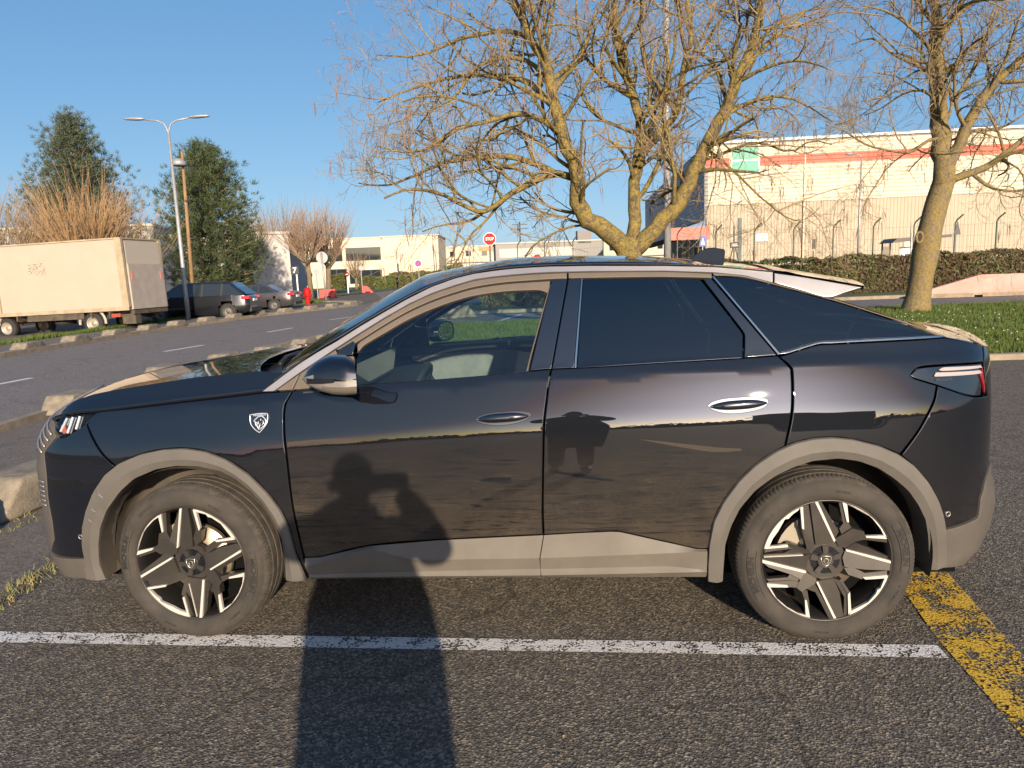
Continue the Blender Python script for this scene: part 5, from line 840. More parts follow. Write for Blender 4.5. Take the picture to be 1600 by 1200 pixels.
for S in (1, -1):
    P = lambda n, k, mt, par=CAR, **kw: panel(n, T_[k], mt, par, side=S, **kw)
    P('fender', 'FENDER', M['dusty2'], gap=.001, step=.012); fb = P('front_bumper', 'FBUMP', M['paint'], gap=.001)
    d1 = P('door', 'DOORF', M['dusty']); d2 = P('door', 'DOORR', M['dusty'], step=.013); P('quarter_panel', 'QUARTER', M['dusty2'], gap=.001, step=.013); rb = P('rear_bumper', 'RBUMP', M['dusty2'], gap=.0005)
    P('door_mirror_base', 'SAILD', M['satin'], d1, off=.002); P('corner_trim', 'SAILF', M['satin'], off=.002); P('quarterlight', 'SAILGL', M['gloss'], d1, off=.003, thick=.006)
    P('roof_trim', 'FRAME1', M['satin'], off=-.004); P('window_frame', 'FRAME2', M['satin'], d1, off=-.010); P('window_frame', 'FRAMEB', M['clad2'], d1, off=-.010)
    P('roof_trim', 'FRAMER', M['satin'], off=-.004); P('quarter_trim', 'QMOLD', M['satin'], off=.003, thick=.006, step=.01, rnd=.0008)
    P('pillar_core', 'PILLAR', M['dark'], off=-.03, thick=.01); P('pillar_cover', 'BP1', M['gloss'], d1, off=-.004); P('pillar_cover', 'BP2', M['gloss'], d2, off=-.004); P('chrome_strip', 'BCH', M['chrome'], d2, off=-.002, rnd=.0008, step=.01)
    gf = P('window', 'GL_FRONT', M['glassf'], d1, off=-.016, thick=.003); P('window', 'GL_REAR', M['privacy'], d2, off=-.010, thick=.004); P('pillar_trim', 'C_TRIM', M['gloss'], d2, off=-.005)
    P('quarter_window', 'QGL', M['privacy'], off=-.004, thick=.004); P('chrome_strip', 'QSTRIP', M['chrome'], off=.003, thick=.008, rnd=.0012, step=.012); P('chrome_strip', 'CGTRIM', M['chrome'], off=.0, rnd=.0008, step=.012)
    if S > 0: NEARD = (d1, d2)
    # claddings
    o5 = (.002, .020, .006, .012, -.012)
    striploft('sill_cladding', T_['CLF'], o5, M['clad'], d1, S); striploft('sill_cladding', T_['CLR'], o5, M['clad'], d2, S)
    for a, i, offs in (('FA', 'front', (0, .012, .016, .002, -.10)), ('RA', 'rear', (0, .012, .016, .002, -.10))):
        o_, n_ = resample(T_[a+'_OUT'], 64), resample(T_[a+'_IN'], 64); mid = lambda k: o_*(1-k)+n_*k
        w_ = striploft('wheel_arch', [o_, mid(.05), mid(.62), n_, n_], offs, M['arch'], CAR, S, 64)
        if a == 'FA':
            for k in (11, 13.5, 16.2):   # three little ribs on the front arch
                p, q = mid(.30)[int(k)], mid(.62)[int(k)]; dd = np.array([.004, .007]); q = p+(q-p)*1.0
                V, _ = surf(np.array([p-dd*.4, q-dd*.4, q+dd*.4, p+dd*.4, (p+q)/2-dd*.0, (p+q)/2]), np.array([.014, .014, .014, .014, .02, .02])); V[:, 1] *= S
                mesh_obj('arch_rib', V, [(0, 1, 4), (1, 2, 5), (2, 3, 4), (3, 0, 4)] if S < 0 else [(0, 4, 1), (1, 5, 2), (2, 4, 3), (3, 4, 0)], M['silver'], w_)
    # parking sensors
    for (s_, z_), pr in (((-1.885, .47), fb), ((1.853, .538), rb)):
        c, nn = surf(np.array([[s_, z_]]), .001); c = c[0]; nn = nn[0]; b = MB(); u = np.cross(nn, (0, 0, 1)); u /= np.linalg.norm(u); vv = np.cross(u, nn)
        for r0, r1, h in ((.0115, .0085, .002),):
            K = 20; q = []
            for rr, hh in ((r0, 0), (r0, h), (r1, h), (r1, -.0005)): q += [c+nn*hh+rr*(math.cos(6.2832*j/K)*u+math.sin(6.2832*j/K)*vv) for j in range(K)]
            q = [np.array((x[0], x[1]*S, x[2])) for x in q]; b.add(q, [(i*K+j, i*K+(j+1) % K, (i+1)*K+(j+1) % K, (i+1)*K+j) for i in range(3) for j in range(K)])
        b.build('parking_sensor', M['silver'], pr, True)
    # tail lamp
    tl = panel('tail_light', T_['TL'], M['gloss'], CAR, off=-.006, side=S, gap=.0015)
    bars = [[[1.815, 1.126], [1.84, 1.134], [2.062, 1.1265], [2.074, 1.1165], [1.83, 1.1205]], [[1.79, 1.102], [1.80, 1.116], [2.05, 1.108], [2.066, 1.094], [1.80, 1.1]]]
    for q in bars: panel('light_bar', q, pm('clear_lamp_plastic', (.34, .29, .28), .25, coat=.5), tl, off=.0, thick=.006, side=S, step=.012, rnd=.001)
    panel('red_lamp', [[2.045, 1.09], [2.075, 1.118], [2.082, 1.03], [2.070, 1.012], [2.066, 1.05]], pm('red_lamp_plastic', (.20, .008, .012), .15, coat=.8), tl, off=.0, thick=.006, side=S, step=.012, rnd=.001)
    # head lamp: a chrome bowl behind clear plastic
    hl = panel('headlight', T_['HEADLIGHT'], glassmat('lamp_lens', (.85, .88, .9), 1.5), CAR, off=-.001, thick=.02, side=S, step=.012)
    hb = panel('reflector', T_['HEADLIGHT'], pm('lamp_chrome', (.55, .6, .66), .16, metal=1), hl, off=-.045, thick=.03, side=S, step=.012)
    for k, (a, c) in enumerate((((-1.955, 1.005), (-1.985, .945)), ((-1.915, 1.010), (-1.935, .94)), ((-1.872, 1.015), (-1.885, .958)))):
        A, n0 = surf(np.array([a, c]), -.012); Bp, _ = surf(np.array([a, c]), -.05); A[:, 1] *= S; Bp[:, 1] *= S; b = MB(); b.tube([A[0], A[1]], .006, 8); b.add([A[0], A[1], Bp[1], Bp[0]], [(0, 1, 2, 3)]); b.build('lamp_fin', pm('lamp_white', (.55, .58, .63), .25), hl)
    panel('turn_lamp', [[-1.96, .934], [-1.985, .948], [-1.995, .972], [-1.965, .975], [-1.945, .945]], pm('amber_lamp', (.45, .12, .06), .3), hl, off=-.012, thick=.006, side=S, step=.01, rnd=.001)
    # silver arch and blue-black cant rail
    striploft('roof_arch', [T_['SILVER_UP'], T_['SILVER_UP'], T_['SILVER_LO'], T_['SILVER_LO']], (-.01, .004, .004, -.012), M['silver'], CAR, S, 90)
    n_ = 90; up, lo = resample(T_['BLUE_UP'], n_), resample(T_['SILVER_UP'], n_); rows = [up]+[up*(1-k)+lo*k for k in (.25, .5, .75, 1)]
    Rw = [surf(r, 0)[0] for r in rows]; V = np.vstack(Rw)
    for k in range(5): V[k*n_:(k+1)*n_, 1] -= .014*math.sin(math.pi*k/4)*.9; V[k*n_:(k+1)*n_, 2] += .004*math.sin(math.pi*k/4)
    V[:, 1] *= S; F = [(k*n_+i, k*n_+i+1, (k+1)*n_+i+1, (k+1)*n_+i) for k in range(4) for i in range(n_-1)]
    mesh_obj('cant_rail', V, F if S < 0 else [f[::-1] for f in F], M['paint'], CAR, True)
    # bonnet flank between the shut line and the ridge
    up, lo = resample(T_['HOODRIDGE'], 60), resample([[-1.9894, 1.016], [-1.86, 1.030], [-1.7609, 1.0330]]+[list(p) for p in T_['FENDER'][1:6]]+[[-.9, 1.165]], 60)
    lo = resample([[-1.985, 1.0145], [-1.862, 1.0285], [-1.7609, 1.0340]]+[[p[0], p[1]+.004] for p in T_['FENDER'][1:6]], 60)
    rows = [up*(1-k)+lo*k for k in np.linspace(0, 1, 7)]; V = np.vstack([surf(r, .002)[0] for r in rows]+[surf(lo, -.02)[0]])
    V[:, 1] *= S; F = [(k*60+i, k*60+i+1, (k+1)*60+i+1, (k+1)*60+i) for k in range(7) for i in range(59)]
    mesh_obj('bonnet_flank', V, F if S < 0 else [f[::-1] for f in F], M['paint'], CAR, True)
    # spoiler fin
    panel('spoiler_fin', T_['SPOILER'], M['silver'], CAR, off=.006, thick=.03, side=S, gap=.0005)
    # door handles: a dished recess with a bar across it
    for dr, k in ((d1, 'HANDLEF'), (d2, 'HANDLER')):
        hp = np.array(T_[k]); rc = panel('handle_recess', T_[k], M['gloss'], dr, off=.0015, thick=.004, side=S, step=.008, rnd=.002)
        c = hp.mean(0); lo_, hi_ = hp.min(0), hp.max(0); sl = np.linspace(lo_[0]+.012, hi_[0]-.008, 24); tt = np.linspace(-1, 1, 24); zc = c[1]+(sl-c[0])*.045
        V = []
        for i in range(24):
            e = (1-abs(tt[i])**3.0); hh = .015*e+.003; dd = .020*e+.002
            for g in np.linspace(0, 2*math.pi, 12, endpoint=False):
                q, nn = surf(np.array([[sl[i], zc[i]+hh*math.sin(g)]]), .006+dd*(.5+.5*math.cos(g))); V.append(q[0]*(1, S, 1))
        F = [(i*12+j, i*12+(j+1) % 12, (i+1)*12+(j+1) % 12, (i+1)*12+j) for i in range(23) for j in range(12)]+[tuple(range(12)), tuple(range(23*12, 24*12))]
        mesh_obj('handle', V, F if S < 0 else [f[::-1] for f in F], M['gloss'], dr, True)
    # door mirror
    b = MB(); rings = []
    mc = np.array([-.575, -1.055, 1.190])
    X = np.linspace(0, 1, 15)
    prof_t = np.interp(X, [0, .1, .3, .55, .85, 1], [.004, .040, .074, .092, .088, .070]); prof_b = np.interp(X, [0, .1, .3, .6, .85, 1], [-.004, -.022, -.045, -.064, -.066, -.064]); wd = np.interp(X, [0, .15, .4, .8, 1], [.03, .07, .10, .115, .105])
    def ring(i, zz0=None):
        q = []
        for g in np.linspace(0, 2*math.pi, 28, endpoint=False):
            cg, sg = math.cos(g), math.sin(g); e = lambda a: math.copysign(abs(a)**.72, a); z = (prof_t[i] if sg > 0 else -prof_b[i])*e(sg); q.append(mc+np.array([-.135+.200*X[i]-.36*wd[i]*e(cg)*X[i], wd[i]*e(cg)*.95-.005, z]))
        return q
    V = np.array([p for i in range(15) for p in ring(i)]); V[:, 1] *= S
    F = [(i*28+j, i*28+(j+1) % 28, (i+1)*28+(j+1) % 28, (i+1)*28+j) for i in range(14) for j in range(28)]+[tuple(range(28))[::-1]]
    F = F if S < 0 else [f[::-1] for f in F]
    def part(nm, keep, mt, grow=0):
        fs = [f for f in F if keep(sum(V[k] for k in f)/len(f))]
        W = V.copy()
        if grow: W = mc*(1, S, 1)+(V-mc*(1, S, 1))*(1+grow)
        return mesh_obj(nm, W, fs, mt, None, True)
    mr = part('door_mirror', lambda c: c[2] > mc[2]+.012, M['paint']); mr.parent = d1
    part('mirror_band', lambda c: mc[2]-.024 < c[2] <= mc[2]+.012, M['silver'], .004).parent = d1
    part('mirror_base', lambda c: c[2] <= mc[2]-.024, M['clad'], -.004).parent = d1
    o = mesh_obj('mirror_lamp', [], [], None, None)
    bpy.data.objects.remove(o)
    V2 = []
    for i in range(2, 10):
        rg = ring(i); tt = [p for p in rg if p[1] < mc[1]]
        for zz in (.010, -.006*(1-((i-2)/7)**2)-.004):
            k = min(tt, key=lambda p: abs(p[2]-mc[2]-zz)); y = -wd[i]*.95; V2.append(np.array([k[0], (mc[1]+y*1.0-.010)*S, mc[2]+zz]))
    mesh_obj('mirror_lamp', V2, [(2*i, 2*i+1, 2*i+3, 2*i+2) for i in range(7)], M['gloss'], d1, True)
    Mv = [p*np.array((1, S, 1)) for p in [mc+(q-mc)*.90+np.array([.004, 0, 0]) for q in ring(14)]]
    mesh_obj('mirror_glass', Mv, [tuple(range(28)) if S > 0 else tuple(range(28))[::-1]], pm('mirror', (.8, .82, .84), .01, metal=1), d1)
    b = MB(); b.tube([np.array((-.74, -.835*S, 1.165)), np.array((-.71, -.92*S, 1.160)), np.array((-.65, -1.0*S, 1.17))], [.05, .036, .032], 12); b.build('mirror_arm', M['clad2'], d1, True)
M['streak'] = pm('dust_streak', (.052, .043, .034), .9, spec=.1)
for k, dr in (('STREAKA', NEARD[1]), ('STREAKC', NEARD[0])): panel('dust_streak', T_[k], M['streak'], dr, off=.0004, thick=.0006, step=.012, rnd=.0001)
for k, dr in (('SMEARA', NEARD[0]), ('SMEARB', NEARD[0]), ('SMEARC', NEARD[1])): panel('wiped_smear', T_[k], M['paint'], dr, off=.0004, thick=.0006, step=.012, rnd=.0001)
# fender shield: raised outline, word and lion head strokes
sh = TAB['BADGE']; w_ = pm('badge_silver', (.72, .75, .80), .3, metal=.6)
bd = panel('badge', sh, M['gloss'], CAR, off=.002, thick=.003, step=.006, rnd=.0006)
def ribbon(name, P, r, parent, off, closed=False, mat=None):
    Q = np.array(P, float); Q = np.vstack([Q, Q[:1]]) if closed else Q
    q, _ = surf(Q, off); b = MB(); b.tube(list(q), r if np.isscalar(r) else r, 6); return b.build(name, mat or w_, parent, True)
bx = np.array(sh); b0 = bx.mean(0); Wd, Ht = np.ptp(bx[:, 0]), np.ptp(bx[:, 1])
ribbon('badge_rim', smooth_poly(sh, .006), .0021, bd, .004, True)
L2 = lambda pts: [[b0[0]+x*Wd, b0[1]+.03*Ht+y*Ht] for x, y in pts]
head = MB()
for pts, rr in (([(-.34, -.0), (-.22, .10), (-.08, .22), (.1, .24), (.22, .16), (.32, .04), (.33, -.12), (.26, -.26), (.12, -.36), (.0, -.46)], .0026), ([(-.34, 0), (-.26, -.06), (-.2, -.1), (-.24, -.18), (-.14, -.3), (-.02, -.46)], .0026), ([(-.08, -.02), (-.1, -.14), (-.12, -.26)], .0022), ([(.04, .1), (.06, .0)], .002), ([(.02, -.14), (-.02, -.3), (-.02, -.4)], .0022), ([(.17, .02), (.2, -.12), (.12, -.26)], .0022)):
    q, _ = surf(np.array(L2(pts)), .004); head.tube(list(q), rr, 6)
head.build('badge_emblem', w_, bd, True)
def text_mesh(txt, size, bold=0):
    cu = bpy.data.curves.new('lettering', 'FONT'); cu.body = txt; cu.size = size; cu.align_x = 'CENTER'; cu.align_y = 'CENTER'; cu.offset = bold; cu.resolution_u = 3
    o = bpy.data.objects.new('lettering', cu); LINK(o); dg = bpy.context.evaluated_depsgraph_get(); me = bpy.data.meshes.new_from_object(o.evaluated_get(dg)); v = np.array([tuple(q.co) for q in me.vertices]); f = [tuple(p.vertices) for p in me.polygons]
    bpy.data.objects.remove(o); bpy.data.curves.remove(cu); bpy.data.meshes.remove(me); return v, f
v, f = text_mesh('PEUGEOT', .0125, .0003); v = v*(1.15, 1, 1); q, _ = surf(np.stack([b0[0]+v[:, 0]*.95, b0[1]+.33*Ht+v[:, 1]+v[:, 0]*.03], -1), .0042); mesh_obj('badge_lettering', q, [t for t in f], w_, bd)
# glass maker's marks and the name in the tail lamp
for txt, (s_, z_), sz, par_ in (('PEUGEOT', (1.835, 1.086), .011, CAR),):
    v, f = text_mesh(txt, sz); q, _ = surf(np.stack([s_+v[:, 0]*1.6, z_+v[:, 1]], -1), .0005); mesh_obj('lamp_lettering', q, f, pm('smoke_lettering', (.06, .055, .05), .4), CAR)
# ---- shells across the car: lofts between the left and right edges
def crownloft(name, E, h, fx, mat, n=28, pw=2.2, parent=CAR, under=None):
    E = np.asarray(E); m_ = len(E); V = []
    for i in range(m_):
        for v_ in np.linspace(-1, 1, n):
            k = 1-abs(v_)**pw; V.append((E[i][0]+fx[i]*(1-v_*v_), -E[i][1]*v_ if True else 0, E[i][2]+h[i]*k))
    V = np.array(V); V[:, 1] *= -1
    F = [(i*n+j, i*n+j+1, (i+1)*n+j+1, (i+1)*n+j) for i in range(m_-1) for j in range(n-1)]
    o = mesh_obj(name, V, F, mat, parent, True)
    a = V[F[len(F)//2][0]]
    nz = np.cross(V[F[0][1]]-V[F[0][0]], V[F[0][2]]-V[F[0][0]])
    if nz[2] < 0: o.data.flip_normals()
    return o
def edge(k, n, lo=None, hi=None, off=0):
    P = resample(T_[k], 400)
    if lo is not None: q = np.linspace(lo, hi, n); P = np.stack([q, np.interp(q, P[:, 0], P[:, 1])], -1)
    P = resample(P, n); return surf(P, off)[0]
E = edge('HOODRIDGE', 30, -1.9894, -1.0, .002); t = np.linspace(0, 1, 30); crownloft('bonnet', E, np.interp(t, [0, .2, .6, 1], [.0, .008, .006, .002]), np.interp(t, [0, .2, 1], [-.20, -.17, -.20]), M['paint'])
E2 = np.vstack([E[-1]-(0.03, -.02, .045), E[-1]-(-.02, -.02, .05), edge('BLUE_UP', 2, -.9, -.88)[:1]-(0, -.01, .03)]); crownloft('cowl', E2, [0, 0, 0], [-.20, -.20, -.20], M['black'])
b = MB(); b.tube([(-1.12, -.05, 1.19), (-1.07, -.35, 1.20), (-1.0, -.60, 1.195)], .012, 6); b.tube([(-1.10, .5, 1.2), (-1.06, .2, 1.21), (-1.04, -.2, 1.21)], .012, 6); b.build('wiper', M['black'], CAR, True)
E = edge('BLUE_UP', 24, -.90, -.29); t = np.linspace(0, 1, 24); crownloft('windscreen', E, np.interp(t, [0, 1], [.0, .05]), np.interp(t, [0, 1], [-.20, -.10]), M['glassw'], pw=2)
E = edge('BLUE_UP', 40, -.29, 1.2); t = np.linspace(0, 1, 40); crownloft('roof', E, np.interp(t, [0, .3, .8, 1], [.05, .037, .035, .036]), np.interp(t, [0, .12, 1], [-.10, 0, 0]), M['paint'], pw=2)
# roof spoiler: top skin, lip, underside
sp = np.array(T_['SPOILER']); up = resample([T_['BLUE_UP'][-1], [1.25, 1.530], sp[1]+[0, .006], sp[2]+[0, .007], sp[3]+[0.01, .004]], 20); E = surf(up, .008)[0]; t = np.linspace(0, 1, 20)
so = crownloft('spoiler', E, .036-.012*t, .10*t, M['paint'], pw=2.4)
lowr = resample([[1.21, 1.46], sp[6], sp[5], sp[4], sp[3]+[0.006, -.004]], 20); E2 = surf(lowr, -.004)[0]; o = crownloft('spoiler_underside', E2, 0*t, .09*t, M['paint'], parent=so); o.data.flip_normals()
n = 28; V = [v_.co.copy() for v_ in so.data.vertices][-n:]; V2 = [v_.co.copy() for v_ in o.data.vertices][-n:]; mesh_obj('spoiler_lip', V+V2, [(i, i+1, n+i+1, n+i) for i in range(n-1)], M['paint'], so, True)
# rear window and tailgate deck
rl = [(p[0], p[1]+.004) for p in T_['REARLINE']]; E = surf(resample(rl, 24), -.002)[0]; t = np.linspace(0, 1, 24); crownloft('rear_window', E, .030+.020*t-.028*t**3, .02*t, M['privacy'], pw=2.4)
tr = resample(T_['TRUNKRIDGE']+[[2.25, 1.19]], 16); E = surf(tr, .001)[0]; t = np.linspace(0, 1, 16); crownloft('tailgate_deck', E, np.interp(t, [0, .3, 1], [.02, .035, .045]), np.interp(t, [0, 1], [.02, .09]), M['paint'], pw=2.0)
# tailgate, rear bumper, front fascia: the body surface carried round to the centre line on both sides
SF, SR = _s[0], _s[-1]
for S in (1, -1):
    panel('tailgate', [[2.10, 1.137], [2.145, 1.199], [2.25, 1.19], [SR, 1.18], [SR, .70], [2.35, .70], [2.196, .787], [2.106, 1.0]], M['paint'], CAR, off=-.001, side=S, step=.03)
    panel('lower_bumper', [list(p) for p in T_['RLOW'][:4]]+[[2.076, .637], [2.165, .694], [SR, .694], [SR, .26], [2.15, .26], [1.882, .292]], M['clad2'], CAR, off=.006, side=S, step=.02)
    panel('lower_bumper', [[-2.0946, .3462], [-1.8706, .3645], [-1.8842, .265], [-2.15, .24], [SF, .20], [SF, .34], [-2.19, .35]], M['clad2'], CAR, off=.004, side=S, step=.02)
    gr = panel('front_grille', [[SF, .985], [SF, .345], [-2.19, .352], [-2.158, .366], [-2.076, .4356], [-2.067, .5308], [-2.073, .6338], [-2.068, .7537], [-2.089, .8415], [-2.0, .921], [-2.02, .94], [-2.032, .963], [-2.06, .985]], M['clad2'], CAR, off=-.002, side=S, step=.025)
    for z in (.83, .865, .90, .935):
        b = MB(); q, _ = surf(np.array([[s_, z-(s_+2.05)*.35] for s_ in np.linspace(-2.09-(.83-z)*.6, -2.5, 10)]), .004); q[:, 1] *= S; b.tube(list(q), .004, 6); b.build('grille_bar', M['silver'], gr, True)
    for z in np.arange(.60, .72, .022):
        b = MB(); q, _ = surf(np.array([[s_, z] for s_ in np.linspace(-2.085, -2.13, 4)]), .003); q[:, 1] *= S; b.tube(list(q), .0035, 6); b.build('grille_bar', M['silver'], gr, True)
# shark fin
fp = [(.945, 1.60), (.97, 1.616), (1.01, 1.645), (1.05, 1.660), (1.08, 1.660), (1.130, 1.649), (1.134, 1.64), (1.128, 1.58)]
b = MB(); b.prism(fp, -.016, .016, 'y'); b.v = [(x, y*(1-.55*max(0, (z-1.60)/.064)), z) for x, y, z in b.v]; o = b.build('aerial_fin', pm('fin_black', (.012, .017, .027), .75, spec=.12), CAR); bevel(o, .008, 3, 20)
# inner shell, floor and wheel wells
b = MB(); ss = np.linspace(-2.0, 2.0, 101)
for S in (1, -1):
    for zz in [(a, a+.05) for a in np.arange(.27, 1.0, .05)]:
        for a, c in zip(ss[:-1], ss[1:]):
            mx, mz = (a+c)/2, sum(zz)/2
            if min(math.hypot(mx+1.365, mz-.35), math.hypot(mx-1.365, mz-.35)) < .50: continue
            q, _ = surf(np.array([[a, zz[0]], [c, zz[0]], [c, zz[1]], [a, zz[1]]]), -.03); q[:, 1] *= S; b.add(q, [(0, 1, 2, 3) if S > 0 else (3, 2, 1, 0)])
b.box((0, 0, .26), (3.9, 1.5, .04)); b.box((-1.7, 0, .62), (.5, 1.0, .5)); b.box((1.75, 0, .62), (.5, 1.0, .5)); b.box((0, 0, .29), (1.8, 1.72, .02))
b.build('underbody', M['dark'], CAR)
for S in (1, -1):
    for X0 in (-1.365, 1.365):
        b = MB(); K = 40; ang = np.linspace(-.2, math.pi+.2, K); rr = .425; v = []
        for y in (-.885, -.74, -.56): v += [(X0+rr*math.cos(a), y*S, .36+rr*math.sin(a)) for a in ang]
        v.append((X0, -.56*S, .36)); f = [(k*K+i, k*K+i+1, (k+1)*K+i+1, (k+1)*K+i) for k in range(2) for i in range(K-1)]+[(2*K+i, 2*K+i+1, 3*K) for i in range(K-1)]
        b.add(v, f); b.build('wheel_well', M['liner'], CAR, True)
# ---- wheels
M['tyre'] = noisy('dusty_tyre_rubber', (.036, .032, .028), (.058, .050, .042), 9, .85, bumps=.15, bscale=300, spec=.3); M['tread'] = noisy('worn_tread_rubber', (.038, .033, .028), (.07, .059, .047), 30, .9)
M['tyretext'] = pm('tyre_lettering', (.012, .011, .010), .75); M['rimdark'] = noisy('dark_wheel_paint', (.046, .041, .037), (.070, .061, .052), 6, .42, metal=.5, spec=.6); M['rimcut'] = pm('machined_alloy', (.58, .54, .49), .35, metal=.25)
M['disc'] = pm('brake_disc', (.42, .34, .25), .35, metal=.8); M['rimin'] = pm('rim_barrel', (.03, .028, .027), .4, metal=.6)
def fine_text(txt, size, bold):
    v, f = text_mesh(txt, size, bold); bm = bmesh.new(); vs = [bm.verts.new(tuple(map(float, p))) for p in v]
    for t in f:
        try: bm.faces.new([vs[i] for i in t])
        except ValueError: pass
    bmesh.ops.triangulate(bm, faces=list(bm.faces))
    for k in range(3):
        ed = [e for e in bm.edges if e.calc_length() > size*.16]
        if ed: bmesh.ops.subdivide_edges(bm, edges=ed, cuts=1); bmesh.ops.triangulate(bm, faces=list(bm.faces))
    bm.verts.index_update(); r_ = np.array([tuple(q.co) for q in bm.verts]), [tuple(q.index for q in g.verts) for g in bm.faces]; bm.free(); return r_
def wheel(parent, loc, S, steer, spin, tspin):
    w = bpy.data.objects.new('wheel', None); LINK(w); w.parent = parent; w.location = loc; w.rotation_euler = (0, 0, steer)
    K = 480; b = MB()
    # y grows inward (away from the viewer); profile (radius, y, kind)
    prof = [(.261, .012), (.265, .004), (.270, .0), (.279, -.006), (.292, -.011), (.310, -.011), (.326, -.006), (.338, .002), (.345, .010), (.352, .018), (.358, .028), (.3605, .040), (.3615, .052)]
    prof += [(.3615, .0525), (.354, .0545), (.354, .062), (.3625, .064), (.363, .094), (.355, .0965), (.355, .106), (.363, .1085), (.363, .136), (.355, .138), (.355, .147), (.3625, .1495), (.3615, .180), (.354, .183), (.345, .205), (.31, .222), (.27, .212), (.261, .2)]
    ca = np.cos(np.linspace(0, 2*math.pi, K, endpoint=False)); sa = np.sin(np.linspace(0, 2*math.pi, K, endpoint=False)); V = []
    for i, (r_, y) in enumerate(prof):
        rr = np.full(K, r_)
        if 9 <= i <= 12: rr[np.arange(K) % 4 == 0] -= (.0015, .0035, .004, .004)[i-9]
        V.append(np.stack([rr*ca, np.full(K, y), rr*sa], -1))
    V = np.vstack(V); n = len(prof); F = [(i*K+j, i*K+(j+1) % K, (i+1)*K+(j+1) % K, (i+1)*K+j) for i in range(n-1) for j in range(K)]
    ty = mesh_obj('tyre', V*(1, S, 1), F if S > 0 else [f[::-1] for f in F], M['tyre'], w, False); ty.data.materials.append(M['tread'])
    ty.data.polygons.foreach_set('material_index', [1 if 8 <= (k//K) <= 25 else 0 for k in range(len(F))]); autosmooth(ty, 28)
    def bend(txt, size, r0, ang, sx=1.0, flip=False, mat='tyretext', bold=.0012, up=.0):
        v, f = fine_text(txt, size, bold); q = []
        for x, y, _ in v:
            r_ = r0+(-y if flip else y); a = ang+(x*sx/r0 if flip else -x*sx/r0); dep = np.interp(r_, [.270, .279, .292, .310, .326, .338, .345], [.0, -.006, -.011, -.011, -.006, .002, .010])-.0013
            q.append((r_*math.cos(a), dep, r_*math.sin(a)))
        return q, f
    tx = MB()
    for a in (tspin, tspin+R(178)):
        tx = MB(); q, f = bend('MICHELIN', .031, .306, a, 1.15, bold=.0016); tx.add([(x, y*S, z) for x, y, z in q], f); tx.build('tyre_lettering', M['tyretext'], ty)
    for a, s_ in ((tspin+R(133), '225/55 R 19'), (tspin-R(40), 'e · PRIMACY'), (tspin+R(68), 'MICHELIN'), (tspin-R(105), 'MICHELIN')):
        tx = MB(); q, f = bend(s_, .012 if s_[0] == 'M' else .017, .304, a, 1.1, bold=.0003); tx.add([(x, y*S, z) for x, y, z in q], f); tx.build('tyre_lettering', M['tyretext'], ty)
    for a in (tspin, tspin+R(178)):    # ribbed darker flag behind each name
        b = MB(); P_ = []
        for r_, dp in ((.2890, -.0102), (.3230, -.0075)):
            P_.append([(r_*math.cos(g), (dp-.0004)*S, r_*math.sin(g)) for g in np.linspace(a-.36, a+.36, 30)])
        for k in (0, 1): b.tube([np.array(p) for p in P_[k]], .0012, 4)
        b.build('sidewall_rib', M['tyretext'], ty)
    # rim: barrel, lip, dish
    b = MB(); K2 = 96; b.lathe([(.2555, .0135), (.2575, .006), (.2605, .004), (.2635, .008), (.2635, .014)], (0, 0, 0), K2, 'y'); 
    lip = mesh_obj('rim_lip', np.array(b.v)*(1, S, 1), b.f if S < 0 else [t[::-1] for t in b.f], M['rimdark'], None, True)
    rim = mesh_obj('rim', np.array((MB().lathe([(.2565, .012), (.250, .02), (.240, .045), (.232, .15), (.245, .2)], (0, 0, 0), K2, 'y')).v)*(1, S, 1), MB().lathe([(.2565, .012), (.250, .02), (.240, .045), (.232, .15), (.245, .2)], (0, 0, 0), K2, 'y').f, M['rimin'], w, True); lip.parent = rim
    def rot(p, a, mir): x, y = p; x = -x if mir else x; return (x*math.cos(a)-y*math.sin(a), x*math.sin(a)+y*math.cos(a))
    Rr = .256; pol = lambda r_, d: (Rr*r_*math.cos(R(d)), Rr*r_*math.sin(R(d)))
    cut = MB(); drk = MB(); win = MB()
    def pl(mb, pts, y0, y1, a, mir, dep=None):
        P_ = [rot(p, a, mir) for p in pts]; n_ = len(P_)
        A = sum(P_[i][0]*P_[(i+1) % n_][1]-P_[(i+1) % n_][0]*P_[i][1] for i in range(n_))
        d0 = dep or [y0]*n_; D = list(zip(P_, d0)); D = D if A > 0 else D[::-1]
        v = [(p[0], d, p[1]) for p, d in D]+[(p[0]*1.0, y1, p[1]) for p, d in D]
        f = [tuple(range(n_)), *[((i+1) % n_, i, n_+i, n_+(i+1) % n_) for i in range(n_)]]
        mb.add([(x, y*S, z) for x, y, z in v], f if S > 0 else [t[::-1] for t in f])
    def shape(mb, pts, y0, gx=0., gz=0., y1=.045):
        P_ = [((x-485)/363*.2563, (472-y)/342*.2563) for x, y in pts]; cx, cz = np.mean(P_, 0)
        pl(mb, P_, y0, y1, spin, False, [y0+gx*(x-cx)+gz*(z-cz) for x, z in P_])
    def rimarc(a0, a1, inner, st):      # machined border along the rim, closed by its traced inner edge
        out = [(485+362*math.cos(R(d)), 472-341*math.sin(R(d))) for d in np.linspace(a0, a1, 14)]
        shape(cut, out+inner, .0065, y1=.02)
    rimarc(113.5, 166, [(165, 372), (185, 330), (215, 290), (255, 222), (275, 220), (300, 195), (330, 175)], 1)
    rimarc(70.5, 21.5, [(808, 338), (790, 300), (745, 240), (690, 190), (612, 152)], 1)
    rimarc(200, 254, [(362, 785), (320, 772), (260, 735), (200, 680), (165, 615)], 1)
    rimarc(344, 291, [(625, 768), (650, 755), (720, 720), (765, 670), (772, 650), (790, 640), (812, 585)], 1)
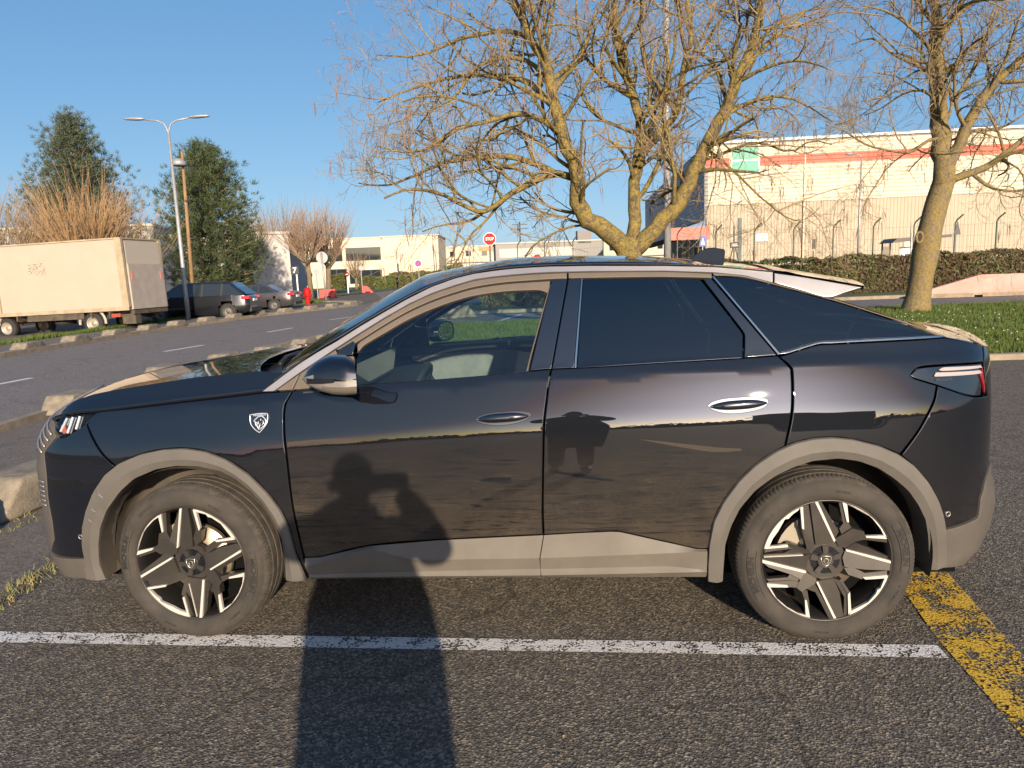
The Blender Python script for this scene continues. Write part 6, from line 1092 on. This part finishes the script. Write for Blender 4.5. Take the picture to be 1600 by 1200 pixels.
    for p in ([(425, 133), (440, 130), (538, 355), (529, 363)], [(342, 158), (357, 155), (363, 285), (351, 279)], [(146, 376), (268, 370), (271, 382), (142, 388)], [(577, 138), (603, 151), (613, 255), (601, 250)], [(705, 336), (808, 337), (826, 357), (710, 346)],
              [(123, 450), (123, 468), (365, 537), (372, 525)], [(595, 407), (845, 483), (846, 498), (597, 418)], [(146, 590), (262, 604), (268, 617), (150, 612)], [(362, 695), (372, 697), (390, 800), (366, 786)], [(690, 573), (828, 565), (823, 582), (706, 586)], [(606, 670), (618, 655), (625, 768), (609, 788)], [(428, 592), (437, 587), (540, 808), (525, 808)], [(132, 433), (355, 431), (355, 435), (132, 437)]): shape(cut, p, .006, y1=.02)
    for p, y, gx, gz in (
        ([(400, 142), (425, 133), (529, 363), (523, 372), (430, 380)], .010, -.10, -.03), ([(440, 130), (462, 134), (548, 285), (575, 300), (538, 355)], .017, .22, .0), ([(357, 158), (400, 145), (430, 380), (392, 352), (363, 285)], .024, .05, .0),
        ([(351, 279), (363, 285), (392, 352), (430, 380), (405, 415), (385, 430), (380, 392)], .020, .05, -.05), ([(268, 370), (271, 382), (300, 395), (365, 432), (402, 430), (398, 415), (292, 366)], .014, .0, -.15), ([(142, 388), (271, 382), (300, 395), (245, 400), (190, 404), (136, 412)], .012, .0, .05), ([(136, 424), (250, 421), (300, 395), (365, 432), (132, 432)], .016, .0, -.1),
        ([(124, 440), (357, 437), (402, 430), (385, 470), (372, 525), (123, 450)], .011, .0, -.12), ([(123, 468), (365, 537), (340, 575), (288, 545), (160, 500)], .013, .0, .16), ([(288, 545), (340, 575), (330, 590), (285, 580), (160, 583), (147, 572), (270, 566)], .020, .0, .1), ([(150, 590), (160, 583), (285, 580), (330, 590), (320, 622), (268, 617), (262, 604)], .011, .0, .1),
        ([(372, 525), (385, 545), (432, 575), (427, 602), (345, 646), (315, 620), (340, 575)], .012, .06, .10), ([(345, 646), (378, 640), (388, 700), (392, 795), (372, 697), (362, 695)], .012, .1, .0), ([(378, 640), (427, 602), (480, 710), (525, 808), (500, 812), (430, 660), (400, 650)], .018, -.2, .05),
        ([(437, 587), (530, 578), (562, 660), (583, 800), (540, 808)], .010, .10, .03), ([(530, 578), (560, 588), (612, 655), (606, 670), (604, 790), (585, 800), (590, 690), (562, 640)], .014, .08, .0), ([(560, 588), (572, 580), (618, 655), (606, 670)], .011, .05, .05),
        ([(590, 520), (640, 518), (705, 552), (830, 543), (828, 565), (690, 573), (690, 586), (612, 558)], .013, .0, .12), ([(597, 418), (846, 498), (842, 538), (700, 528), (640, 518), (590, 510), (580, 460)], .010, .0, .12), ([(600, 405), (648, 372), (720, 405), (838, 466), (845, 483), (595, 407)], .015, .0, -.2),
        ([(538, 350), (632, 291), (660, 318), (648, 372), (600, 405), (560, 395)], .012, -.06, -.10), ([(577, 138), (601, 250), (613, 255), (632, 291), (575, 322), (562, 290), (585, 262), (560, 145)], .014, .1, .0), ([(632, 291), (700, 312), (705, 336), (710, 346), (826, 357), (842, 385), (700, 360), (648, 372), (660, 318)], .013, .0, -.1)): shape(drk, p, y, gx, gz)
    for mb, nm, mt in ((cut, 'machined_face', 'rimcut'), (drk, 'spokes', 'rimdark')):
        mesh_obj(nm, mb.v, mb.f, M[mt], rim)
    hub = MB(); hub.lathe([(.0, .010), (.030, .010), (.034, .014), (.036, .03)], (0, 0, 0), 32, 'y')
    for k in range(5):
        a = R(90+72*k)+spin; pl(hub, [(-.009, .028), (.009, .028), (.012, .062), (-.012, .062)], .012, .04, a-R(90), False)
    hub.lathe([(.0, .024), (.085, .024), (.088, .05)], (0, 0, 0), 32, 'y'); v = np.array(hub.v); v[:32*4, 1] *= S; v[-32*3:, 1] *= S; mesh_obj('hub', v, hub.f, M['rimdark'], rim)
    b = MB(); b.lathe([(0, .0225), (.060, .0225), (.062, .026)], (0, 0, 0), 32, 'y'); b.v = [(x, y*S, z) for x, y, z in b.v]; b.build('hub_recess', M['gloss'], rim)
    sh = [(-.02, .019), (.0, .0215), (.02, .019), (.019, .0), (.011, -.014), (0, -.023), (-.011, -.014), (-.019, 0)]; b = MB(); b.tube([np.array((x, .0085*S, z)) for x, z in sh+sh[:1]], .0016, 6)
    for p in ([(-.011, .002), (-.004, .010), (.006, .010), (.011, .001), (.006, -.010), (0, -.015)], [(-.011, .002), (-.006, -.003), (-.007, -.008), (0, -.015)]): b.tube([np.array((x, .009*S, z)) for x, z in p], .0015, 6)
    b.build('hub_emblem', pm('emblem_metal', (.5, .47, .42), .3, metal=.8), rim, True)
    b = MB(); b.lathe([(.0, .075), (.155, .075), (.158, .08), (.158, .095)], (0, 0, 0), 48, 'y'); v = np.array(b.v)*(1, S, 1); bd_ = mesh_obj('brake_disc', v, b.f, M['disc'], w, True)
    b = MB(); b.prism([(r_*math.cos(a), r_*math.sin(a)) for r_, a in [(.19, R(x)) for x in range(120, 171, 10)]+[(.115, R(x)) for x in range(170, 119, -10)]], .06*S, .10*S, 'y'); b.build('brake_caliper', pm('caliper', (.30, .26, .2), .5, metal=.4), w)
    b = MB(); b.lathe([(0, .13), (.23, .13)], (0, 0, 0), 32, 'y'); b.v = [(x, y*S, z) for x, y, z in b.v]; b.build('wheel_backing', M['dark'], w)
for S in (1, -1):
    wheel(CAR, (-1.365, -.905*S, .352), S, R(-3.5), R(97), R(-8)); wheel(CAR, (1.365, -.905*S, .352), S, 0, R(2), R(12))
# ---- cabin seen through the front side window
M['trimdark'] = pm('dark_cabin_plastic', (.022, .024, .026), .6); M['trimgrey'] = noisy('grey_cabin_fabric', (.22, .21, .19), (.17, .165, .15), 12, .9); M['seat'] = noisy('dark_seat_fabric', (.03, .032, .035), (.045, .045, .048), 20, .9)
def seat(x, y, name='seat'):
    b = MB(); b.prism([(x-.28, .42), (x+.24, .40), (x+.27, .56), (x-.24, .60), (x-.30, .55)], y-.25, y+.25, 'y'); o = b.build(name, M['seat'], CAR); bevel(o, .05, 4, 20)
    b = MB(); b.prism([(x+.20, .50), (x+.34, .52), (x+.52, 1.05), (x+.49, 1.16), (x+.40, 1.14), (x+.36, 1.02)], y-.24, y+.24, 'y'); q = b.build('seat_back', M['seat'], o); bevel(q, .05, 4, 20)
    b = MB(); b.prism([(x+.46, 1.19), (x+.55, 1.20), (x+.59, 1.34), (x+.54, 1.38), (x+.48, 1.33)], y-.13, y+.13, 'y'); q = b.build('headrest', M['seat'], o); bevel(q, .03, 4, 20)
for x, y in ((-.05, -.38), (-.05, .38), (.80, -.38), (.80, .38)): seat(x, y)
b = MB(); b.prism([(-1.15, .70), (-.62, .62), (-.52, .88), (-.60, 1.02), (-.80, 1.075), (-1.2, 1.09)], -.74, .74, 'y'); o = b.build('dashboard', M['trimdark'], CAR); bevel(o, .02, 3)
b = MB(); b.prism([(-.80, .45), (.25, .45), (.25, .70), (-.45, .74), (-.62, .88)], -.13, .13, 'y'); o = b.build('centre_console', M['trimdark'], CAR); bevel(o, .015, 2)
b = MB(); b.prism([(-.68, 1.05), (-.655, 1.05), (-.63, 1.19), (-.65, 1.19)], -.62, .12, 'y'); o = b.build('screen', M['gloss'], CAR)
K = 40; sw = np.array((-.42, -.38, .99)); tl_ = R(24); b = MB()
b.tube([sw+np.array((.165*math.sin(a)*math.sin(tl_)*1.0, .175*math.cos(a), .165*math.sin(a)*math.cos(tl_))) for a in np.linspace(0, 2*math.pi, K+1)], .016, 8, False)
b.box((-.42, -.38, .98), (.05, .14, .10)); b.tube([sw+(0, .16, -.02), sw+(0, -.16, -.02)], .016, 8); b.tube([sw, sw+np.array((-.25, 0, -.1))], .03, 10); b.build('steering_wheel', M['trimdark'], CAR, True)
# pale stalk panel, phone tray and inner skins of the doors
b = MB(); b.prism([(-.70, .62), (.22, .60), (.24, 1.03), (-.10, 1.09), (-.70, 1.08)], .79, .835, 'y'); o = b.build('door_lining', M['trimgrey'], CAR)
b = MB(); b.prism([(-.80, 1.06), (.30, 1.11), (.30, 1.155), (-.80, 1.115)], .76, .86, 'y'); b.build('door_sill', M['trimdark'], CAR)
b = MB(); b.prism([(-.80, 1.05), (.30, 1.10), (.30, 1.145), (-.80, 1.105)], -.86, -.79, 'y'); b.build('door_sill', M['trimdark'], CAR)
b = MB(); b.prism([(-.55, .70), (-.10, .78), (.10, .80), (.1, .84), (-.12, .86), (-.5, .76)], .50, .79, 'y'); b.build('door_armrest', M['trimdark'], CAR)
b = MB(); b.sheet([(-.20, -.50), (1.3, -.46), (1.3, .46), (-.20, .50)], 1.535); b.build('headlining', M['trimgrey'], CAR)
b = MB(); b.prism([(-.72, 1.36), (-.70, 1.36), (-.66, 1.44), (-.68, 1.44)], -.12, .12, 'y'); b.build('interior_mirror', M['trimdark'], CAR)
# ---------------------------------------------------------------- the photographer: casts the shadow on the door and shows in the paint
def skin_mesh(name, nodes, links, mat, parent, root=0, sub=2):
    me = bpy.data.meshes.new(name); me.from_pydata([n[0] for n in nodes], links, []); me.update(); o = bpy.data.objects.new(name, me); LINK(o); o.parent = parent
    bm = bmesh.new(); bm.from_mesh(me); ly = bm.verts.layers.skin.verify(); bm.verts.ensure_lookup_table()
    for i, n in enumerate(nodes): rr = n[1]; bm.verts[i][ly].radius = (rr, rr) if np.isscalar(rr) else rr; bm.verts[i][ly].use_root = (i == root)
    bm.to_mesh(me); bm.free(); o.modifiers.new('skin', 'SKIN').use_smooth_shade = True; s = o.modifiers.new('subsurf', 'SUBSURF'); s.levels = sub; s.render_levels = sub; me.materials.append(mat); return o
PE = empty('person', (-.07, -.42, 0), 0, 'person in a dark coat holding up a phone to photograph the car', 'person')
ph = (.0+.07, .405, 1.575)          # the phone, in the person's own frame
ELB = {-1: (-.29, .10, 1.40), 1: (.30, .10, 1.36)}
nd = [((0, 0, .98), (.155, .11)), ((0, 0, 1.20), (.15, .11)), ((0, .0, 1.38), (.17, .10)), ((0, .0, 1.49), .07), ((0, .02, 1.56), .058), ((0, .035, 1.63), (.075, .092)), ((0, .03, 1.72), (.078, .098)), ((0, .02, 1.775), (.05, .06))]
ln = [(i, i+1) for i in range(7)]
def chain(pts, a):
    for p, r_ in pts: nd.append((p, r_)); ln.append((a, len(nd)-1)); a = len(nd)-1
    return a
for S in (-1, 1):
    hp = chain([((.10*S, 0, .90), .095), ((.12*S, .01, .50), .065), ((.13*S, -.01, .12), .045)], 0); chain([((.14*S, .09, .05), .042), ((.15*S, .17, .035), .03)], hp)
    wr = (ph[0]+.080*S, .33, 1.545); el = ELB[S]
    a = chain([((.18*S, -.01, 1.41), .06), (el, .046), (((wr[0]+el[0])/2, .235, 1.47), .040), (wr, .027), ((ph[0]+.083*S, .375, 1.56), (.026, .034))], 2)
    for k in range(4):          # fingers wrap the phone, thumb on its near face
        chain([((ph[0]+.084*S, .395, 1.595-.02*k), .0088), ((ph[0]+.081*S, .422, 1.597-.02*k), .0078), ((ph[0]+(.066-.004*k)*S, .4225, 1.598-.02*k), .0070)], a)
    chain([((ph[0]+.075*S, .365, 1.545), .0105), ((ph[0]+.050*S, .380, 1.552), .009)], a)
M['skin'] = pm('skin', (.42, .25, .17), .55); M['coat'] = noisy('dark_coat', (.022, .022, .026), (.03, .03, .034), 12, .85); M['jeans'] = noisy('dark_trousers', (.02, .022, .03), (.03, .032, .042), 14, .85)
skin_mesh('body', nd, ln, M['skin'], PE, 0)
b = MB(); K = 32
TS = [(.50, .055, .215, .16), (.58, .055, .235, .17), (.75, .05, .265, .175), (.92, .04, .295, .175), (1.06, .022, .305, .165), (1.16, .015, .285, .155), (1.28, .01, .245, .145), (1.38, 0, .225, .135), (1.45, 0, .205, .125), (1.50, .0, .15, .11), (1.545, .01, .09, .085), (1.59, .015, .082, .082)]   # height, centre, half width, half depth
V = [(cx+hw*math.copysign(abs(math.cos(g))**.85, math.cos(g)), hd*math.sin(g)-.01, z+.012*math.sin(3*g+z*9)) for z, cx, hw, hd in TS for g in np.linspace(0, 2*math.pi, K, endpoint=False)]
b.add(V, [(i*K+j, i*K+(j+1) % K, (i+1)*K+(j+1) % K, (i+1)*K+j) for i in range(len(TS)-1) for j in range(K)])
for S in (-1, 1):
    el = ELB[S]; sl_ = rough_path([(.13*S, 0, 1.45), (.20*S, .02, 1.45), (el[0]*.93, .075, el[2]+.035), el, (ph[0]*.5+.04*S+el[0]*.5, .235, 1.465), (ph[0]+.082*S, .318, 1.53)], 22); b.tube(list(sl_), np.interp(np.linspace(0, 1, 22), [0, .2, .5, .75, 1], [.085, .088, .078, .064, .043])*(1+.04*np.sin(np.arange(22)*2.1)), 16)
b.build('coat', M['coat'], PE, True)
tn = [((0, 0, .93), (.16, .12))]; tl2 = []
for S in (-1, 1):
    a = 0
    for p, r_ in (((.105*S, 0, .84), .115), ((.125*S, .01, .48), .088), ((.135*S, -.01, .10), .075)): tn.append((p, r_)); tl2.append((a, len(tn)-1)); a = len(tn)-1
skin_mesh('trousers', tn, tl2, M['jeans'], PE, 0)
for S in (-1, 1):
    b = MB(); b.tube([(.135*S, -.07, .045), (.135*S, .0, .06), (.145*S, .10, .05), (.152*S, .20, .03)], [.04, .055, .05, .03], 12); b.build('shoe', M['black'], PE, True)
b = MB(); b.lathe([(.076, -.05), (.088, .0), (.087, .03), (.074, .068), (.048, .096), (.022, .108), (.0, .11)], (0, .012, 1.705), 20); o = b.build('hair', pm('dark_hair', (.02, .014, .01), .6), PE, True)
for v in o.data.vertices:
    if v.co.y > .09 and v.co.z < 1.74: v.co.z = 1.75
for S in (-1, 1):
    b = MB(); b.lathe([(0, .012), (.011, .006), (.012, 0)], (.031*S, .118, 1.685), 10, 'y'); b.build('eye', pm('eye_white', (.6, .58, .55), .3), PE, True); b = MB(); b.tube([(.088*S, .02, 1.70), (.096*S, .005, 1.685), (.090*S, .015, 1.645)], [.012, .014, .01], 8); b.build('ear', M['skin'], PE, True)
b = MB(); b.tube([(0, .115, 1.69), (0, .140, 1.645), (0, .118, 1.635)], [.010, .016, .012], 8); b.build('nose', M['skin'], PE, True); b = MB(); b.tube([(-.024, .113, 1.603), (0, .121, 1.605), (.024, .113, 1.603)], [.004, .007, .004], 6); b.build('mouth', pm('lips', (.36, .14, .11), .5), PE, True)
b = MB(); b.box((.0, -.0165, 1.575), (.150, .008, .076)); o = b.build('phone', M['gloss']); bevel(o, .003, 2); tag(o, 'black phone held level in both hands of the photographer', 'phone')
